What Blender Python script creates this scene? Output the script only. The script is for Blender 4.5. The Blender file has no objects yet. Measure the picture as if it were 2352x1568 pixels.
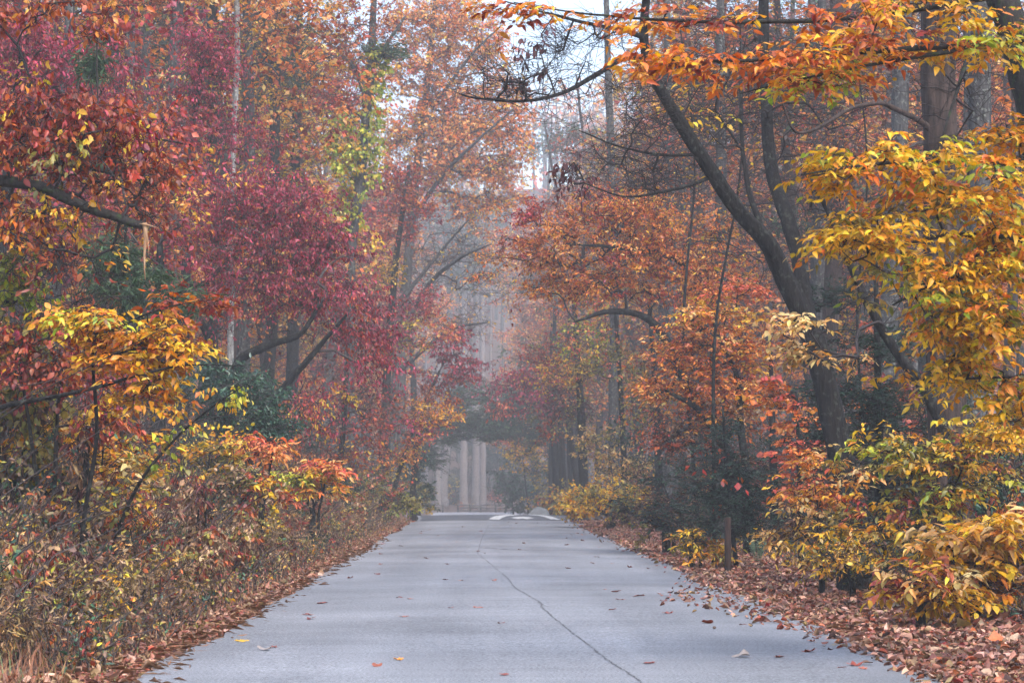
import bpy, math
import numpy as np
from mathutils import Vector, Matrix, Euler

# ------------------------------------------------------------------ camera, world, sun, exposure
scn = bpy.context.scene
COL = scn.collection
CAM_H = 1.5
LENS = 85.0
F = LENS / 36.0 * 2352.0                     # focal length in pixels of the 2352-wide view
YAW = math.atan((1176 - 1105) / F)
PITCH = math.atan((1108 - 784) / F)
cd = bpy.data.cameras.new('camera')
cam = bpy.data.objects.new('camera', cd)
COL.objects.link(cam)
cam.location = (0, 0, CAM_H)
cam.rotation_euler = (math.pi / 2 + PITCH, 0, -YAW)
cd.lens = LENS
cd.sensor_width = 36.0
cd.clip_start = 0.1
cd.clip_end = 3000
cd.dof.use_dof = True
cd.dof.focus_distance = 31.0
cd.dof.aperture_fstop = 5.6
scn.camera = cam

SUN_EL, SUN_AZ = math.radians(56), math.radians(155)
w = bpy.data.worlds.new('World')
scn.world = w
w.use_nodes = True
nt = w.node_tree
nt.nodes.clear()
sky = nt.nodes.new('ShaderNodeTexSky')
sky.sky_type = 'NISHITA'
sky.sun_disc = False
sky.sun_elevation = SUN_EL
sky.sun_rotation = SUN_AZ
sky.dust_density = 2.0
sky.air_density = 1.0
sky.ozone_density = 1.5
bg = nt.nodes.new('ShaderNodeBackground')
bg.inputs['Strength'].default_value = 0.15
out = nt.nodes.new('ShaderNodeOutputWorld')
nt.links.new(sky.outputs[0], bg.inputs[0])
nt.links.new(bg.outputs[0], out.inputs[0])

sl = bpy.data.lights.new('sun', 'SUN')
sl.energy = 1.5
sl.angle = math.radians(40)
sl.color = (1.0, 0.95, 0.88)
sun = bpy.data.objects.new('sun', sl)
COL.objects.link(sun)
sv = Vector((math.sin(SUN_AZ) * math.cos(SUN_EL), math.cos(SUN_AZ) * math.cos(SUN_EL), math.sin(SUN_EL)))
sun.rotation_euler = sv.to_track_quat('Z', 'Y').to_euler()
sun.location = (0, 40, 60)

vs = scn.view_settings
vs.view_transform = 'Standard'
vs.look = 'None'
vs.exposure = 1.7
vs.gamma = 1.0
vs.use_curve_mapping = False
cy = scn.cycles
cy.use_denoising = True
try:
    cy.denoiser = 'OPENIMAGEDENOISE'
    cy.denoising_input_passes = 'RGB_ALBEDO_NORMAL'
    cy.denoising_prefilter = 'ACCURATE'
except Exception:
    pass
cy.max_bounces = 4
cy.use_adaptive_sampling = True
cy.adaptive_threshold = 0.03
cy.diffuse_bounces = 2
cy.glossy_bounces = 2
cy.transmission_bounces = 3
cy.volume_bounces = 0
cy.transparent_max_bounces = 4
cy.caustics_reflective = False
cy.caustics_refractive = False
cy.sample_clamp_indirect = 6.0
HAZE_DENSITY = 0.0011

# ------------------------------------------------------------------ helpers
CR = np.array(Euler(cam.rotation_euler).to_matrix())
CP = np.array([0, 0, CAM_H])


def at(px, py, d):
    """World point at depth Y=d behind the photograph's point (px, py), in a 2352-wide frame."""
    v = CR @ np.array([(px - 1176) / F, (784 - py) / F, -1.0])
    return CP + v * (d / v[1])


def to_px(P):
    q = (P - CP) @ CR
    return 1176 - q[:, 0] / q[:, 2] * F, 784 + q[:, 1] / q[:, 2] * F


def sm(t):
    t = np.clip(t, 0, 1)
    return t * t * (3 - 2 * t)


def lin(c):
    c = np.asarray(c, float) / 255.0
    return np.where(c <= 0.04045, c / 12.92, ((c + 0.055) / 1.055) ** 2.4)


def road_mid(y):
    return 0.5 - 2.0 * sm((np.asarray(y, float) - 95) / 140)


def gz(x, y):
    """Height of the ground."""
    x = np.asarray(x, float)
    y = np.asarray(y, float)
    z = -2.1 * sm((y - 92) / 78)
    rm = road_mid(y)
    l = np.maximum(rm - 3.4 - x, 0)
    r = np.maximum(x - rm - 4.6, 0)
    z = z + 0.16 * np.minimum(l, 5) + 0.05 * np.minimum(r, 8) + 0.10 * np.clip(l - 8, 0, 90) + 0.08 * np.clip(r - 12, 0, 90)
    b = np.maximum(y - 297, 0)
    z = z + 0.10 * np.minimum(b, 30) + 0.36 * np.clip(b - 30, 0, 170)
    z = z - 0.05 + 0.05 * np.sin(x * 1.7 + y * 0.6) * np.sin(y * 1.1 - x * 0.4) * np.clip((np.abs(x - rm) - 3.2) / 2, 0, 1)
    return z


def hump(y):
    y = np.asarray(y, float)
    h = 0.20 * np.clip(1 - ((y - 97.2) / 2.2) ** 2, 0, 1)
    return h + 0.13 * np.clip(1 - ((y - 239) / 2.6) ** 2, 0, 1)


def rz(x, y):
    """Height of the road surface."""
    x = np.asarray(x, float)
    y = np.asarray(y, float)
    z = -2.1 * sm((y - 92) / 78)
    und = 0.018 * np.sin(y * 0.31) * np.exp(-((y - 60) / 50) ** 2)
    return z + 0.02 + 0.035 * (1 - ((x - road_mid(y)) / 3.0) ** 2) + hump(y) + und


def mesh(name, V, faces, mat=None, colors=None, smooth=False):
    """faces: list of int arrays (m, k)."""
    V = np.ascontiguousarray(V, dtype=np.float32)
    me = bpy.data.meshes.new(name)
    if not isinstance(faces, (list, tuple)):
        faces = [faces]
    faces = [np.asarray(f, dtype=np.int32) for f in faces if len(f)]
    nl = sum(f.size for f in faces)
    nf = sum(len(f) for f in faces)
    me.vertices.add(len(V))
    me.vertices.foreach_set('co', V.ravel())
    me.loops.add(nl)
    me.polygons.add(nf)
    me.loops.foreach_set('vertex_index', np.concatenate([f.ravel() for f in faces]))
    tot = np.concatenate([np.full(len(f), f.shape[1], np.int32) for f in faces])
    st = np.concatenate([[0], np.cumsum(tot)[:-1]]).astype(np.int32)
    me.polygons.foreach_set('loop_start', st)
    me.polygons.foreach_set('loop_total', tot)
    if smooth:
        me.polygons.foreach_set('use_smooth', np.ones(nf, bool))
    if colors is not None:
        at_ = me.attributes.new('tint', 'FLOAT_COLOR', 'POINT')
        c4 = np.ones((len(V), 4), np.float32)
        c4[:, :3] = colors
        at_.data.foreach_set('color', c4.ravel())
    me.update(calc_edges=True)
    if mat is not None:
        me.materials.append(mat)
    return me


def obj(name, me, parent=None, loc=None):
    o = bpy.data.objects.new(name, me)
    COL.objects.link(o)
    if parent is not None:
        o.parent = parent
    if loc is not None:
        o.location = loc
    return o


def empty(name, loc, label, cat, group=None):
    o = bpy.data.objects.new(name, None)
    COL.objects.link(o)
    o.location = loc
    o.empty_display_size = 0.3
    tag(o, label, cat, group)
    return o


def tag(o, label=None, cat=None, group=None, kind=None):
    if label:
        o['label'] = label
    if cat:
        o['category'] = cat
    if group:
        o['group'] = group
    if kind:
        o['kind'] = kind
    return o


KIDS = {}


def copy_tree(o, parent=None):
    if o not in KIDS:
        KIDS[o] = list(o.children)
    c = o.copy()
    COL.objects.link(c)
    c.parent = parent
    for ch in KIDS[o]:
        copy_tree(ch, c)
    return c


def unit(v):
    return v / np.maximum(np.linalg.norm(v, axis=-1, keepdims=True), 1e-9)


def tubes(P, R, S=4, cap=False):
    """P (n,K,3), R (n,K) -> verts, quads."""
    n, K, _ = P.shape
    T = unit(np.gradient(P, axis=1))
    ref = np.broadcast_to(np.array([0.31, 0.17, 0.93]), T.shape).copy()
    m0 = unit(P[:, -1] - P[:, 0])
    par = np.abs(m0 @ unit(np.array([0.31, 0.17, 0.93]))) > 0.8
    ref[par] = np.array([0.9, -0.4, 0.1])
    A = unit(np.cross(T, ref))
    B = np.cross(T, A)
    th = np.arange(S) * 2 * np.pi / S
    ring = A[:, :, None, :] * np.cos(th)[None, None, :, None] + B[:, :, None, :] * np.sin(th)[None, None, :, None]
    V = P[:, :, None, :] + ring * R[:, :, None, None]
    V = V.reshape(-1, 3)
    i = np.arange(n)[:, None, None] * K * S
    k = np.arange(K - 1)[None, :, None] * S
    s = np.arange(S)[None, None, :]
    s2 = (s + 1) % S
    q = np.stack([i + k + s, i + k + s2, i + k + S + s2, i + k + S + s], -1).reshape(-1, 4)
    return V, q


def resample(pl, rad, K):
    seg = np.linalg.norm(np.diff(pl, axis=0), axis=1)
    s = np.concatenate([[0], np.cumsum(seg)])
    t = np.linspace(0, s[-1], K)
    return np.stack([np.interp(t, s, pl[:, j]) for j in range(3)], 1), np.interp(t, s, rad)


def smooth_line(pts, n):
    """Catmull-Rom through rows of pts (any number of columns)."""
    p = np.asarray(pts, float)
    if len(p) < 3:
        t = np.linspace(0, 1, n)[:, None]
        return p[0] * (1 - t) + p[-1] * t
    e = np.vstack([2 * p[0] - p[1], p, 2 * p[-1] - p[-2]])
    t = np.linspace(0, len(p) - 1 - 1e-6, n)
    i = t.astype(int)
    u = (t - i)[:, None]
    a, b, c, d = e[i], e[i + 1], e[i + 2], e[i + 3]
    return 0.5 * (2 * b + (c - a) * u + (2 * a - 5 * b + 4 * c - d) * u ** 2 + (3 * b - a - 3 * c + d) * u ** 3)


# ------------------------------------------------------------------ materials
def new_mat(name):
    m = bpy.data.materials.new(name)
    m.use_nodes = True
    nt = m.node_tree
    b = nt.nodes['Principled BSDF']
    return m, nt, b


def N(nt, t, **kw):
    n = nt.nodes.new(t)
    for k, v in kw.items():
        setattr(n, k, v)
    return n


def leaf_mat(name, transl=0.35, rough=0.42, spec=0.5):
    m, nt, b = new_mat(name)
    at_ = N(nt, 'ShaderNodeAttribute', attribute_name='tint')
    geo = N(nt, 'ShaderNodeNewGeometry')
    nz = N(nt, 'ShaderNodeTexNoise')
    nz.inputs['Scale'].default_value = 28.0
    nz.inputs['Detail'].default_value = 3.0
    nt.links.new(geo.outputs['Position'], nz.inputs['Vector'])
    mr = N(nt, 'ShaderNodeMapRange')
    mr.inputs['From Min'].default_value = 0.3
    mr.inputs['From Max'].default_value = 0.7
    mr.inputs['To Min'].default_value = 0.72
    mr.inputs['To Max'].default_value = 1.18
    nt.links.new(nz.outputs['Fac'], mr.inputs['Value'])
    mul = N(nt, 'ShaderNodeMix', data_type='RGBA', blend_type='MULTIPLY')
    mul.inputs[0].default_value = 1.0
    nt.links.new(at_.outputs['Color'], mul.inputs[6])
    nt.links.new(mr.outputs['Result'], mul.inputs[7])
    nt.links.new(mul.outputs[2], b.inputs['Base Color'])
    b.inputs['Roughness'].default_value = rough
    b.inputs['Specular IOR Level'].default_value = spec
    tr = N(nt, 'ShaderNodeBsdfTranslucent')
    hs = N(nt, 'ShaderNodeHueSaturation')
    hs.inputs['Saturation'].default_value = 1.1
    hs.inputs['Value'].default_value = 1.15
    nt.links.new(mul.outputs[2], hs.inputs['Color'])
    nt.links.new(hs.outputs[0], tr.inputs['Color'])
    mx = N(nt, 'ShaderNodeMixShader')
    mx.inputs[0].default_value = transl
    nt.links.new(b.outputs[0], mx.inputs[1])
    nt.links.new(tr.outputs[0], mx.inputs[2])
    nt.links.new(mx.outputs[0], nt.nodes['Material Output'].inputs['Surface'])
    return m


def bark_mat(name, c0, c1, c2=None, scale=1.0, bump=0.6, moss=0.0):
    m, nt, b = new_mat(name)
    tc = N(nt, 'ShaderNodeTexCoord')
    mp = N(nt, 'ShaderNodeMapping')
    mp.inputs['Scale'].default_value = (14 * scale, 14 * scale, 2.2 * scale)
    nt.links.new(tc.outputs['Object'], mp.inputs['Vector'])
    n1 = N(nt, 'ShaderNodeTexNoise')
    n1.inputs['Scale'].default_value = 1.6
    n1.inputs['Detail'].default_value = 6
    n1.inputs['Roughness'].default_value = 0.65
    nt.links.new(mp.outputs[0], n1.inputs['Vector'])
    r = N(nt, 'ShaderNodeValToRGB')
    r.color_ramp.elements[0].position = 0.33
    r.color_ramp.elements[1].position = 0.68
    r.color_ramp.elements[0].color = (*lin(c0), 1)
    r.color_ramp.elements[1].color = (*lin(c1), 1)
    nt.links.new(n1.outputs['Fac'], r.inputs[0])
    last = r.outputs[0]
    if c2 is not None:
        n2 = N(nt, 'ShaderNodeTexNoise')
        n2.inputs['Scale'].default_value = 13.0 * scale
        n2.inputs['Detail'].default_value = 5
        nt.links.new(tc.outputs['Object'], n2.inputs['Vector'])
        r2 = N(nt, 'ShaderNodeValToRGB')
        r2.color_ramp.elements[0].position = 0.56
        r2.color_ramp.elements[1].position = 0.66
        nt.links.new(n2.outputs['Fac'], r2.inputs[0])
        mx = N(nt, 'ShaderNodeMix', data_type='RGBA')
        nt.links.new(r2.outputs[0], mx.inputs[0])
        nt.links.new(last, mx.inputs[6])
        mx.inputs[7].default_value = (*lin(c2), 1)
        last = mx.outputs[2]
    nt.links.new(last, b.inputs['Base Color'])
    b.inputs['Roughness'].default_value = 0.85
    b.inputs['Specular IOR Level'].default_value = 0.25
    bp = N(nt, 'ShaderNodeBump')
    bp.inputs['Strength'].default_value = bump
    bp.inputs['Distance'].default_value = 0.06
    nt.links.new(n1.outputs['Fac'], bp.inputs['Height'])
    nt.links.new(bp.outputs[0], b.inputs['Normal'])
    return m


M_LEAF = leaf_mat('leaf')
M_LEAF_GLOSS = leaf_mat('leaf_glossy', transl=0.2, rough=0.33, spec=0.55)
M_DRY = leaf_mat('leaf_dry', transl=0.12, rough=0.5, spec=0.4)
M_NEEDLE = leaf_mat('needle', transl=0.2, rough=0.5, spec=0.35)
M_BARK_DARK = bark_mat('bark_dark', (9, 8, 8), (40, 35, 33), (62, 64, 57), bump=1.0)
M_BARK_BROWN = bark_mat('bark_brown', (30, 24, 22), (82, 66, 59))
M_BARK_GREY = bark_mat('bark_grey', (40, 39, 40), (92, 89, 87), (118, 119, 110))
M_BARK_PALE = bark_mat('bark_pale', (98, 96, 94), (168, 164, 158), (186, 184, 174), bump=0.3)
M_BARK_PINE = bark_mat('bark_pine', (96, 88, 87), (150, 138, 135), bump=0.5)
M_BARK_MOSS = bark_mat('bark_mossy', (20, 18, 17), (52, 47, 43), (44, 56, 30))
M_TWIG = bark_mat('twig', (46, 39, 38), (92, 80, 77), scale=2.0, bump=0.2)
M_TWIG_DARK = bark_mat('twig_dark', (26, 22, 22), (62, 54, 52), scale=2.0, bump=0.2)
M_WOOD_TORN = bark_mat('torn_wood', (128, 92, 66), (186, 150, 116), scale=2.0, bump=0.4)
M_POST = bark_mat('post_brown', (30, 20, 17), (56, 38, 31), bump=0.3)
M_RAIL = bark_mat('rail_weathered', (58, 54, 54), (110, 104, 102), bump=0.4)


def asphalt(name, base, k=1.0):
    m, nt, b = new_mat(name)
    geo = N(nt, 'ShaderNodeNewGeometry')
    mp = N(nt, 'ShaderNodeMapping')
    mp.inputs['Scale'].default_value = (0.10, 1.5, 1.0)
    nt.links.new(geo.outputs['Position'], mp.inputs['Vector'])
    n1 = N(nt, 'ShaderNodeTexNoise')
    n1.inputs['Scale'].default_value = 2.2
    n1.inputs['Detail'].default_value = 8
    n1.inputs['Roughness'].default_value = 0.7
    nt.links.new(mp.outputs[0], n1.inputs['Vector'])
    n2 = N(nt, 'ShaderNodeTexNoise')
    n2.inputs['Scale'].default_value = 0.35
    n2.inputs['Detail'].default_value = 6
    nt.links.new(geo.outputs['Position'], n2.inputs['Vector'])
    n3 = N(nt, 'ShaderNodeTexNoise')
    n3.inputs['Scale'].default_value = 42
    n3.inputs['Detail'].default_value = 4
    nt.links.new(geo.outputs['Position'], n3.inputs['Vector'])

    mp4 = N(nt, 'ShaderNodeMapping')
    mp4.inputs['Scale'].default_value = (1.0, 0.035, 1.0)
    nt.links.new(geo.outputs['Position'], mp4.inputs['Vector'])
    n4 = N(nt, 'ShaderNodeTexNoise')
    n4.inputs['Scale'].default_value = 0.9
    n4.inputs['Detail'].default_value = 5
    nt.links.new(mp4.outputs[0], n4.inputs['Vector'])

    def mrange(src, lo, hi):
        r = N(nt, 'ShaderNodeMapRange')
        r.inputs['From Min'].default_value = 0.25
        r.inputs['From Max'].default_value = 0.75
        r.inputs['To Min'].default_value = lo
        r.inputs['To Max'].default_value = hi
        nt.links.new(src, r.inputs['Value'])
        return r.outputs['Result']
    a = mrange(n1.outputs['Fac'], 1 - 0.11 * k, 1 + 0.09 * k)
    c = mrange(n2.outputs['Fac'], 1 - 0.22 * k, 1 + 0.18 * k)
    e = mrange(n3.outputs['Fac'], 1 - 0.5 * k, 1 + 0.5 * k)
    tr_ = mrange(n4.outputs['Fac'], 1 - 0.16 * k, 1 + 0.14 * k)
    m0 = N(nt, 'ShaderNodeMath', operation='MULTIPLY')
    nt.links.new(tr_, m0.inputs[0])
    nt.links.new(a, m0.inputs[1])
    a = m0.outputs[0]
    m1 = N(nt, 'ShaderNodeMath', operation='MULTIPLY')
    m2 = N(nt, 'ShaderNodeMath', operation='MULTIPLY')
    nt.links.new(a, m1.inputs[0])
    nt.links.new(c, m1.inputs[1])
    nt.links.new(m1.outputs[0], m2.inputs[0])
    nt.links.new(e, m2.inputs[1])
    mx = N(nt, 'ShaderNodeMix', data_type='RGBA', blend_type='MULTIPLY')
    mx.inputs[0].default_value = 1.0
    mx.inputs[6].default_value = (*base, 1)
    nt.links.new(m2.outputs[0], mx.inputs[7])
    nt.links.new(mx.outputs[2], b.inputs['Base Color'])
    b.inputs['Roughness'].default_value = 0.7
    b.inputs['Specular IOR Level'].default_value = 0.22
    bp = N(nt, 'ShaderNodeBump')
    bp.inputs['Strength'].default_value = 0.35
    bp.inputs['Distance'].default_value = 0.01
    nt.links.new(n3.outputs['Fac'], bp.inputs['Height'])
    nt.links.new(bp.outputs[0], b.inputs['Normal'])
    return m


def plain(name, c, rough=0.8, noise=0.25, scale=6.0, bump=0.0):
    m, nt, b = new_mat(name)
    geo = N(nt, 'ShaderNodeNewGeometry')
    n1 = N(nt, 'ShaderNodeTexNoise')
    n1.inputs['Scale'].default_value = scale
    n1.inputs['Detail'].default_value = 6
    nt.links.new(geo.outputs['Position'], n1.inputs['Vector'])
    r = N(nt, 'ShaderNodeValToRGB')
    c = np.asarray(c, float)
    r.color_ramp.elements[0].position = 0.3
    r.color_ramp.elements[1].position = 0.7
    r.color_ramp.elements[0].color = (*(c * (1 - noise)), 1)
    r.color_ramp.elements[1].color = (*np.minimum(c * (1 + noise), 1), 1)
    nt.links.new(n1.outputs['Fac'], r.inputs[0])
    nt.links.new(r.outputs[0], b.inputs['Base Color'])
    b.inputs['Roughness'].default_value = rough
    if bump:
        bp = N(nt, 'ShaderNodeBump')
        bp.inputs['Strength'].default_value = bump
        nt.links.new(n1.outputs['Fac'], bp.inputs['Height'])
        nt.links.new(bp.outputs[0], b.inputs['Normal'])
    return m


M_ROAD = asphalt('asphalt', (0.178, 0.181, 0.192), 1.35)
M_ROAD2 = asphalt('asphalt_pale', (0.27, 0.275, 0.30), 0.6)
M_HUMP = asphalt('asphalt_dark', (0.075, 0.078, 0.088), 0.8)
M_CRACK = plain('crack_filler', (0.068, 0.067, 0.068), 0.9, 0.5, 30)
M_PAINT = plain('road_paint', (0.38, 0.38, 0.38), 0.7, 0.3, 9)
M_SOIL = plain('forest_floor', (0.085, 0.048, 0.034), 0.95, 0.55, 7.0, 0.6)
M_ROCK = plain('granite', (0.115, 0.12, 0.125), 0.85, 0.35, 4.0, 0.5)

# ------------------------------------------------------------------ the setting: ground, roads
def grid(xs, ys, zf):
    X, Y = np.meshgrid(xs, ys)
    V = np.stack([X, Y, zf(X, Y)], -1).reshape(-1, 3)
    nx, ny = len(xs), len(ys)
    j, i = np.meshgrid(np.arange(ny - 1), np.arange(nx - 1), indexing='ij')
    a = (j * nx + i).ravel()
    return V, np.stack([a, a + 1, a + nx + 1, a + nx], -1)


xs = np.concatenate([np.linspace(-420, -40, 30), np.linspace(-38, -9, 30), np.linspace(-8, 9, 52), np.linspace(10, 40, 24), np.linspace(42, 420, 30)])
ys = np.concatenate([np.linspace(-60, 8, 12), np.linspace(10, 130, 160), np.linspace(132, 330, 70), np.linspace(340, 820, 40)])
V, q = grid(xs, ys, lambda x, y: gz(x, y))
g = obj('ground', mesh('ground', V, q, M_SOIL, smooth=True))
g['kind'] = 'structure'

rng = np.random.default_rng(7)


def edge_noise(y, seed, amp):
    r = np.random.default_rng(seed)
    v = np.zeros_like(y)
    for f in (0.13, 0.31, 0.7, 1.6, 3.3):
        v += np.sin(y * f * 2 + r.uniform(0, 6.28)) * r.uniform(0.4, 1) / (1 + 1.1 * f)
    return v * amp


def road_left(y):
    return road_mid(y) - 3.08 + edge_noise(y, 3, 0.10)


def road_right(y):
    return road_mid(y) + 3.1 + edge_noise(y, 5, 0.16)


ys = np.concatenate([np.arange(-20, 90, 0.5), np.arange(90, 104, 0.2), np.arange(104, 232, 2.0), np.arange(232, 246, 0.25), np.arange(246, 254, 2)])
tx = np.linspace(0, 1, 25)
X = road_left(ys)[:, None] * (1 - tx) + road_right(ys)[:, None] * tx
Y = np.broadcast_to(ys[:, None], X.shape)
V = np.stack([X, Y, rz(X, Y)], -1).reshape(-1, 3)
j, i = np.meshgrid(np.arange(len(ys) - 1), np.arange(24), indexing='ij')
a = (j * 25 + i).ravel()
road = obj('road', mesh('road', V, np.stack([a, a + 1, a + 26, a + 25], -1), M_ROAD, smooth=True))
road['kind'] = 'structure'
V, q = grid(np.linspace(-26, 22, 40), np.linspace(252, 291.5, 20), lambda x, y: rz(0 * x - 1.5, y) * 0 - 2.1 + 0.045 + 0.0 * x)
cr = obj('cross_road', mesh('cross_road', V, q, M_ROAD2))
cr['kind'] = 'structure'


def on_road(px, py):
    """Point on the (near) road surface under a pixel."""
    v = CR @ np.array([(px - 1176) / F, (784 - py) / F, -1.0])
    t = (0.045 - CAM_H) / v[2]
    p = CP + v * t
    return p[:2]


def ribbon(pts, w, lift, name, mat, parent, seed=0, n=None, taper=False):
    p = np.asarray(pts, float)
    n = n or max(8, int(np.linalg.norm(np.diff(p, axis=0), axis=1).sum() / 0.15))
    s = smooth_line(p, n)
    r = np.random.default_rng(seed)
    t = unit(np.gradient(s, axis=0))
    nn = np.stack([-t[:, 1], t[:, 0]], 1)
    ww = w * (0.25 + 1.5 * r.random(n) ** 1.6)[:, None] if taper else np.full((n, 1), w)
    jit = r.normal(0, w * 0.5, (n, 1)) if taper else 0
    c = s + nn * jit
    A, B = c + nn * ww / 2, c - nn * ww / 2
    V = np.zeros((2 * n, 3))
    V[0::2, :2], V[1::2, :2] = A, B
    V[:, 2] = rz(V[:, 0], V[:, 1]) + lift
    k = np.arange(n - 1) * 2
    return obj(name, mesh(name, V, np.stack([k, k + 1, k + 3, k + 2], -1), mat), parent)


crack = [(1122, 1206), (1106, 1240), (1098, 1265), (1100, 1275), (1130, 1300), (1165, 1326), (1185, 1350), (1240, 1385), (1246, 1400), (1300, 1445), (1340, 1475), (1400, 1520), (1450, 1550), (1500, 1590)]
ribbon([on_road(*p) for p in crack], 0.013, 0.004, 'crack', M_CRACK, road, 3, 420, True)
ribbon([on_road(*p) for p in [(1235, 1385), (1262, 1397), (1300, 1397), (1360, 1396)]], 0.010, 0.005, 'crack', M_CRACK, road, 4, 60, True)
ribbon([on_road(*p) for p in [(820, 1302), (950, 1294), (1080, 1292), (1135, 1292)]], 0.012, 0.005, 'crack', M_CRACK, road, 5, 60, True)
ribbon([on_road(*p) for p in [(1100, 1256), (1180, 1262), (1260, 1263)]], 0.12, 0.005, 'tar_patch', M_HUMP, road, 6, 40, True)
# darker overlay of the speed hump and its white chevron markings
hy = np.arange(95.0, 99.41, 0.2)
hx = np.linspace(0.02, 0.98, 25)
X = road_left(hy)[:, None] * (1 - hx) + road_right(hy)[:, None] * hx
Y = np.broadcast_to(hy[:, None], X.shape)
V = np.stack([X, Y, rz(X, Y) + 0.006], -1).reshape(-1, 3)
j, i = np.meshgrid(np.arange(len(hy) - 1), np.arange(24), indexing='ij')
a = (j * 25 + i).ravel()
obj('speed_hump', mesh('speed_hump', V, np.stack([a, a + 1, a + 26, a + 25], -1), M_HUMP, smooth=True), road)
ribbon([(0.50, 95.1), (0.85, 96.1), (1.55, 97.1)], 0.42, 0.014, 'road_marking', M_PAINT, road)
ribbon([(1.56, 97.12), (2.4, 96.4), (2.9, 95.3)], 0.30, 0.015, 'road_marking', M_PAINT, road)
ribbon([(1.32, 95.35), (1.62, 95.6), (1.95, 95.35)], 0.42, 0.016, 'road_marking', M_PAINT, road)
ribbon([(2.85, 95.5), (3.05, 95.2)], 0.16, 0.014, 'road_marking', M_PAINT, road)
ribbon([(-2.9, 237.2), (-2.3, 238.6)], 0.7, 0.02, 'road_marking', M_PAINT, road)
ribbon([(-1.5, 237.2), (-0.7, 238.6)], 0.8, 0.02, 'road_marking', M_PAINT, road)
ribbon([(-0.3, 238.6), (0.5, 238.2), (1.3, 237.0)], 0.5, 0.02, 'road_marking', M_PAINT, road)

# ------------------------------------------------------------------ palettes
PAL = {
    'crimson': [(152, 40, 64), (124, 32, 56), (170, 56, 72), (188, 76, 90), (102, 32, 50), (170, 62, 60)],
    'magenta': [(170, 40, 78), (190, 62, 92), (146, 34, 66), (200, 84, 104)],
    'rust': [(150, 62, 34), (170, 82, 40), (122, 50, 34), (186, 98, 50), (138, 42, 36)],
    'redrust': [(166, 52, 40), (184, 70, 50), (140, 40, 40), (196, 92, 58)],
    'orange': [(212, 120, 46), (222, 140, 58), (198, 100, 40), (226, 158, 72), (182, 86, 42)],
    'peach': [(244, 164, 86), (238, 142, 66), (246, 186, 110), (228, 122, 58)],
    'gold': [(232, 178, 32), (222, 160, 28), (238, 194, 56), (208, 166, 36), (228, 148, 34)],
    'amber': [(234, 160, 30), (222, 132, 30), (236, 178, 46), (210, 110, 32)],
    'olive': [(142, 130, 58), (120, 114, 52), (162, 146, 66), (108, 96, 50), (170, 138, 62)],
    'yellowgreen': [(188, 186, 54), (156, 172, 52), (212, 200, 74), (130, 150, 50)],
    'green': [(44, 76, 58), (56, 90, 64), (36, 62, 50), (66, 98, 66)],
    'hemlock': [(40, 62, 48), (50, 76, 56), (34, 52, 44)],
    'pine': [(78, 104, 70), (62, 88, 62), (92, 112, 72)],
    'brown': [(108, 74, 54), (90, 60, 46), (130, 94, 68), (74, 50, 42)],
    'maroon': [(86, 40, 42), (70, 34, 38), (104, 50, 46)],
    'tan': [(204, 168, 104), (216, 184, 122), (190, 148, 84), (220, 160, 80)],
    'coral': [(226, 118, 78), (208, 94, 72), (232, 138, 88), (192, 80, 66)],
    'litter': [(150, 98, 78), (170, 116, 94), (130, 80, 64), (182, 132, 108), (156, 88, 58), (112, 68, 56), (196, 152, 128)],
    'straw': [(152, 116, 84), (130, 98, 72), (172, 138, 100), (112, 82, 62), (140, 112, 70)],
}
PAL = {k: np.array([lin(c) for c in v]) for k, v in PAL.items()}


def pick_colors(rng, pals, cl):
    """pals: [(name, weight)], cl: cluster index of each leaf; clusters keep to one palette."""
    n = len(cl)
    nc = int(cl.max()) + 1 if n else 0
    wts = np.array([p[1] for p in pals], float)
    which = rng.choice(len(pals), nc, p=wts / wts.sum())[cl]
    mixw = rng.random(n) < 0.15
    which[mixw] = rng.choice(len(pals), int(mixw.sum()), p=wts / wts.sum())
    col = np.zeros((n, 3))
    for k, (nm, _) in enumerate(pals):
        P = PAL[nm]
        base = rng.integers(0, len(P), nc)[cl]
        own = rng.integers(0, len(P), n)
        idx = np.where(rng.random(n) < 0.45, base, own)
        s = which == k
        col[s] = P[idx[s]]
    val = rng.normal(1.0, 0.16, (n, 1)).clip(0.55, 1.5) * rng.normal(1.0, 0.10, (nc, 1)).clip(0.7, 1.3)[cl]
    return (col * val * rng.normal(1, 0.05, (n, 3))).clip(0.004, 0.9)


# ------------------------------------------------------------------ leaves
SHAPE = {   # (u along, v across, h lift) per vertex ; faces
    'near': (np.array([[0, 0, 0], [.30, .36, .05], [.30, 0, 0], [.30, -.36, .05], [.62, .34, .02], [.62, 0, -.05], [.62, -.34, .02], [1, 0, -.16]]),
             np.array([[0, 1, 2], [0, 2, 3], [1, 4, 5], [1, 5, 2], [2, 5, 6], [2, 6, 3], [4, 7, 5], [5, 7, 6]])),
    'mid': (np.array([[0, 0, 0], [.30, .40, .06], [.68, .30, .02], [1, 0, -.10], [.68, -.30, .02], [.30, -.40, .06]]),
            np.array([[0, 1, 2], [0, 2, 3], [0, 3, 4], [0, 4, 5]])),
    'far': (np.array([[0, 0, 0], [.45, .5, .06], [1, 0, -.05], [.45, -.5, .06]]), np.array([[0, 1, 2], [0, 2, 3]])),
}


LR = np.random.default_rng(4242)


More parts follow.
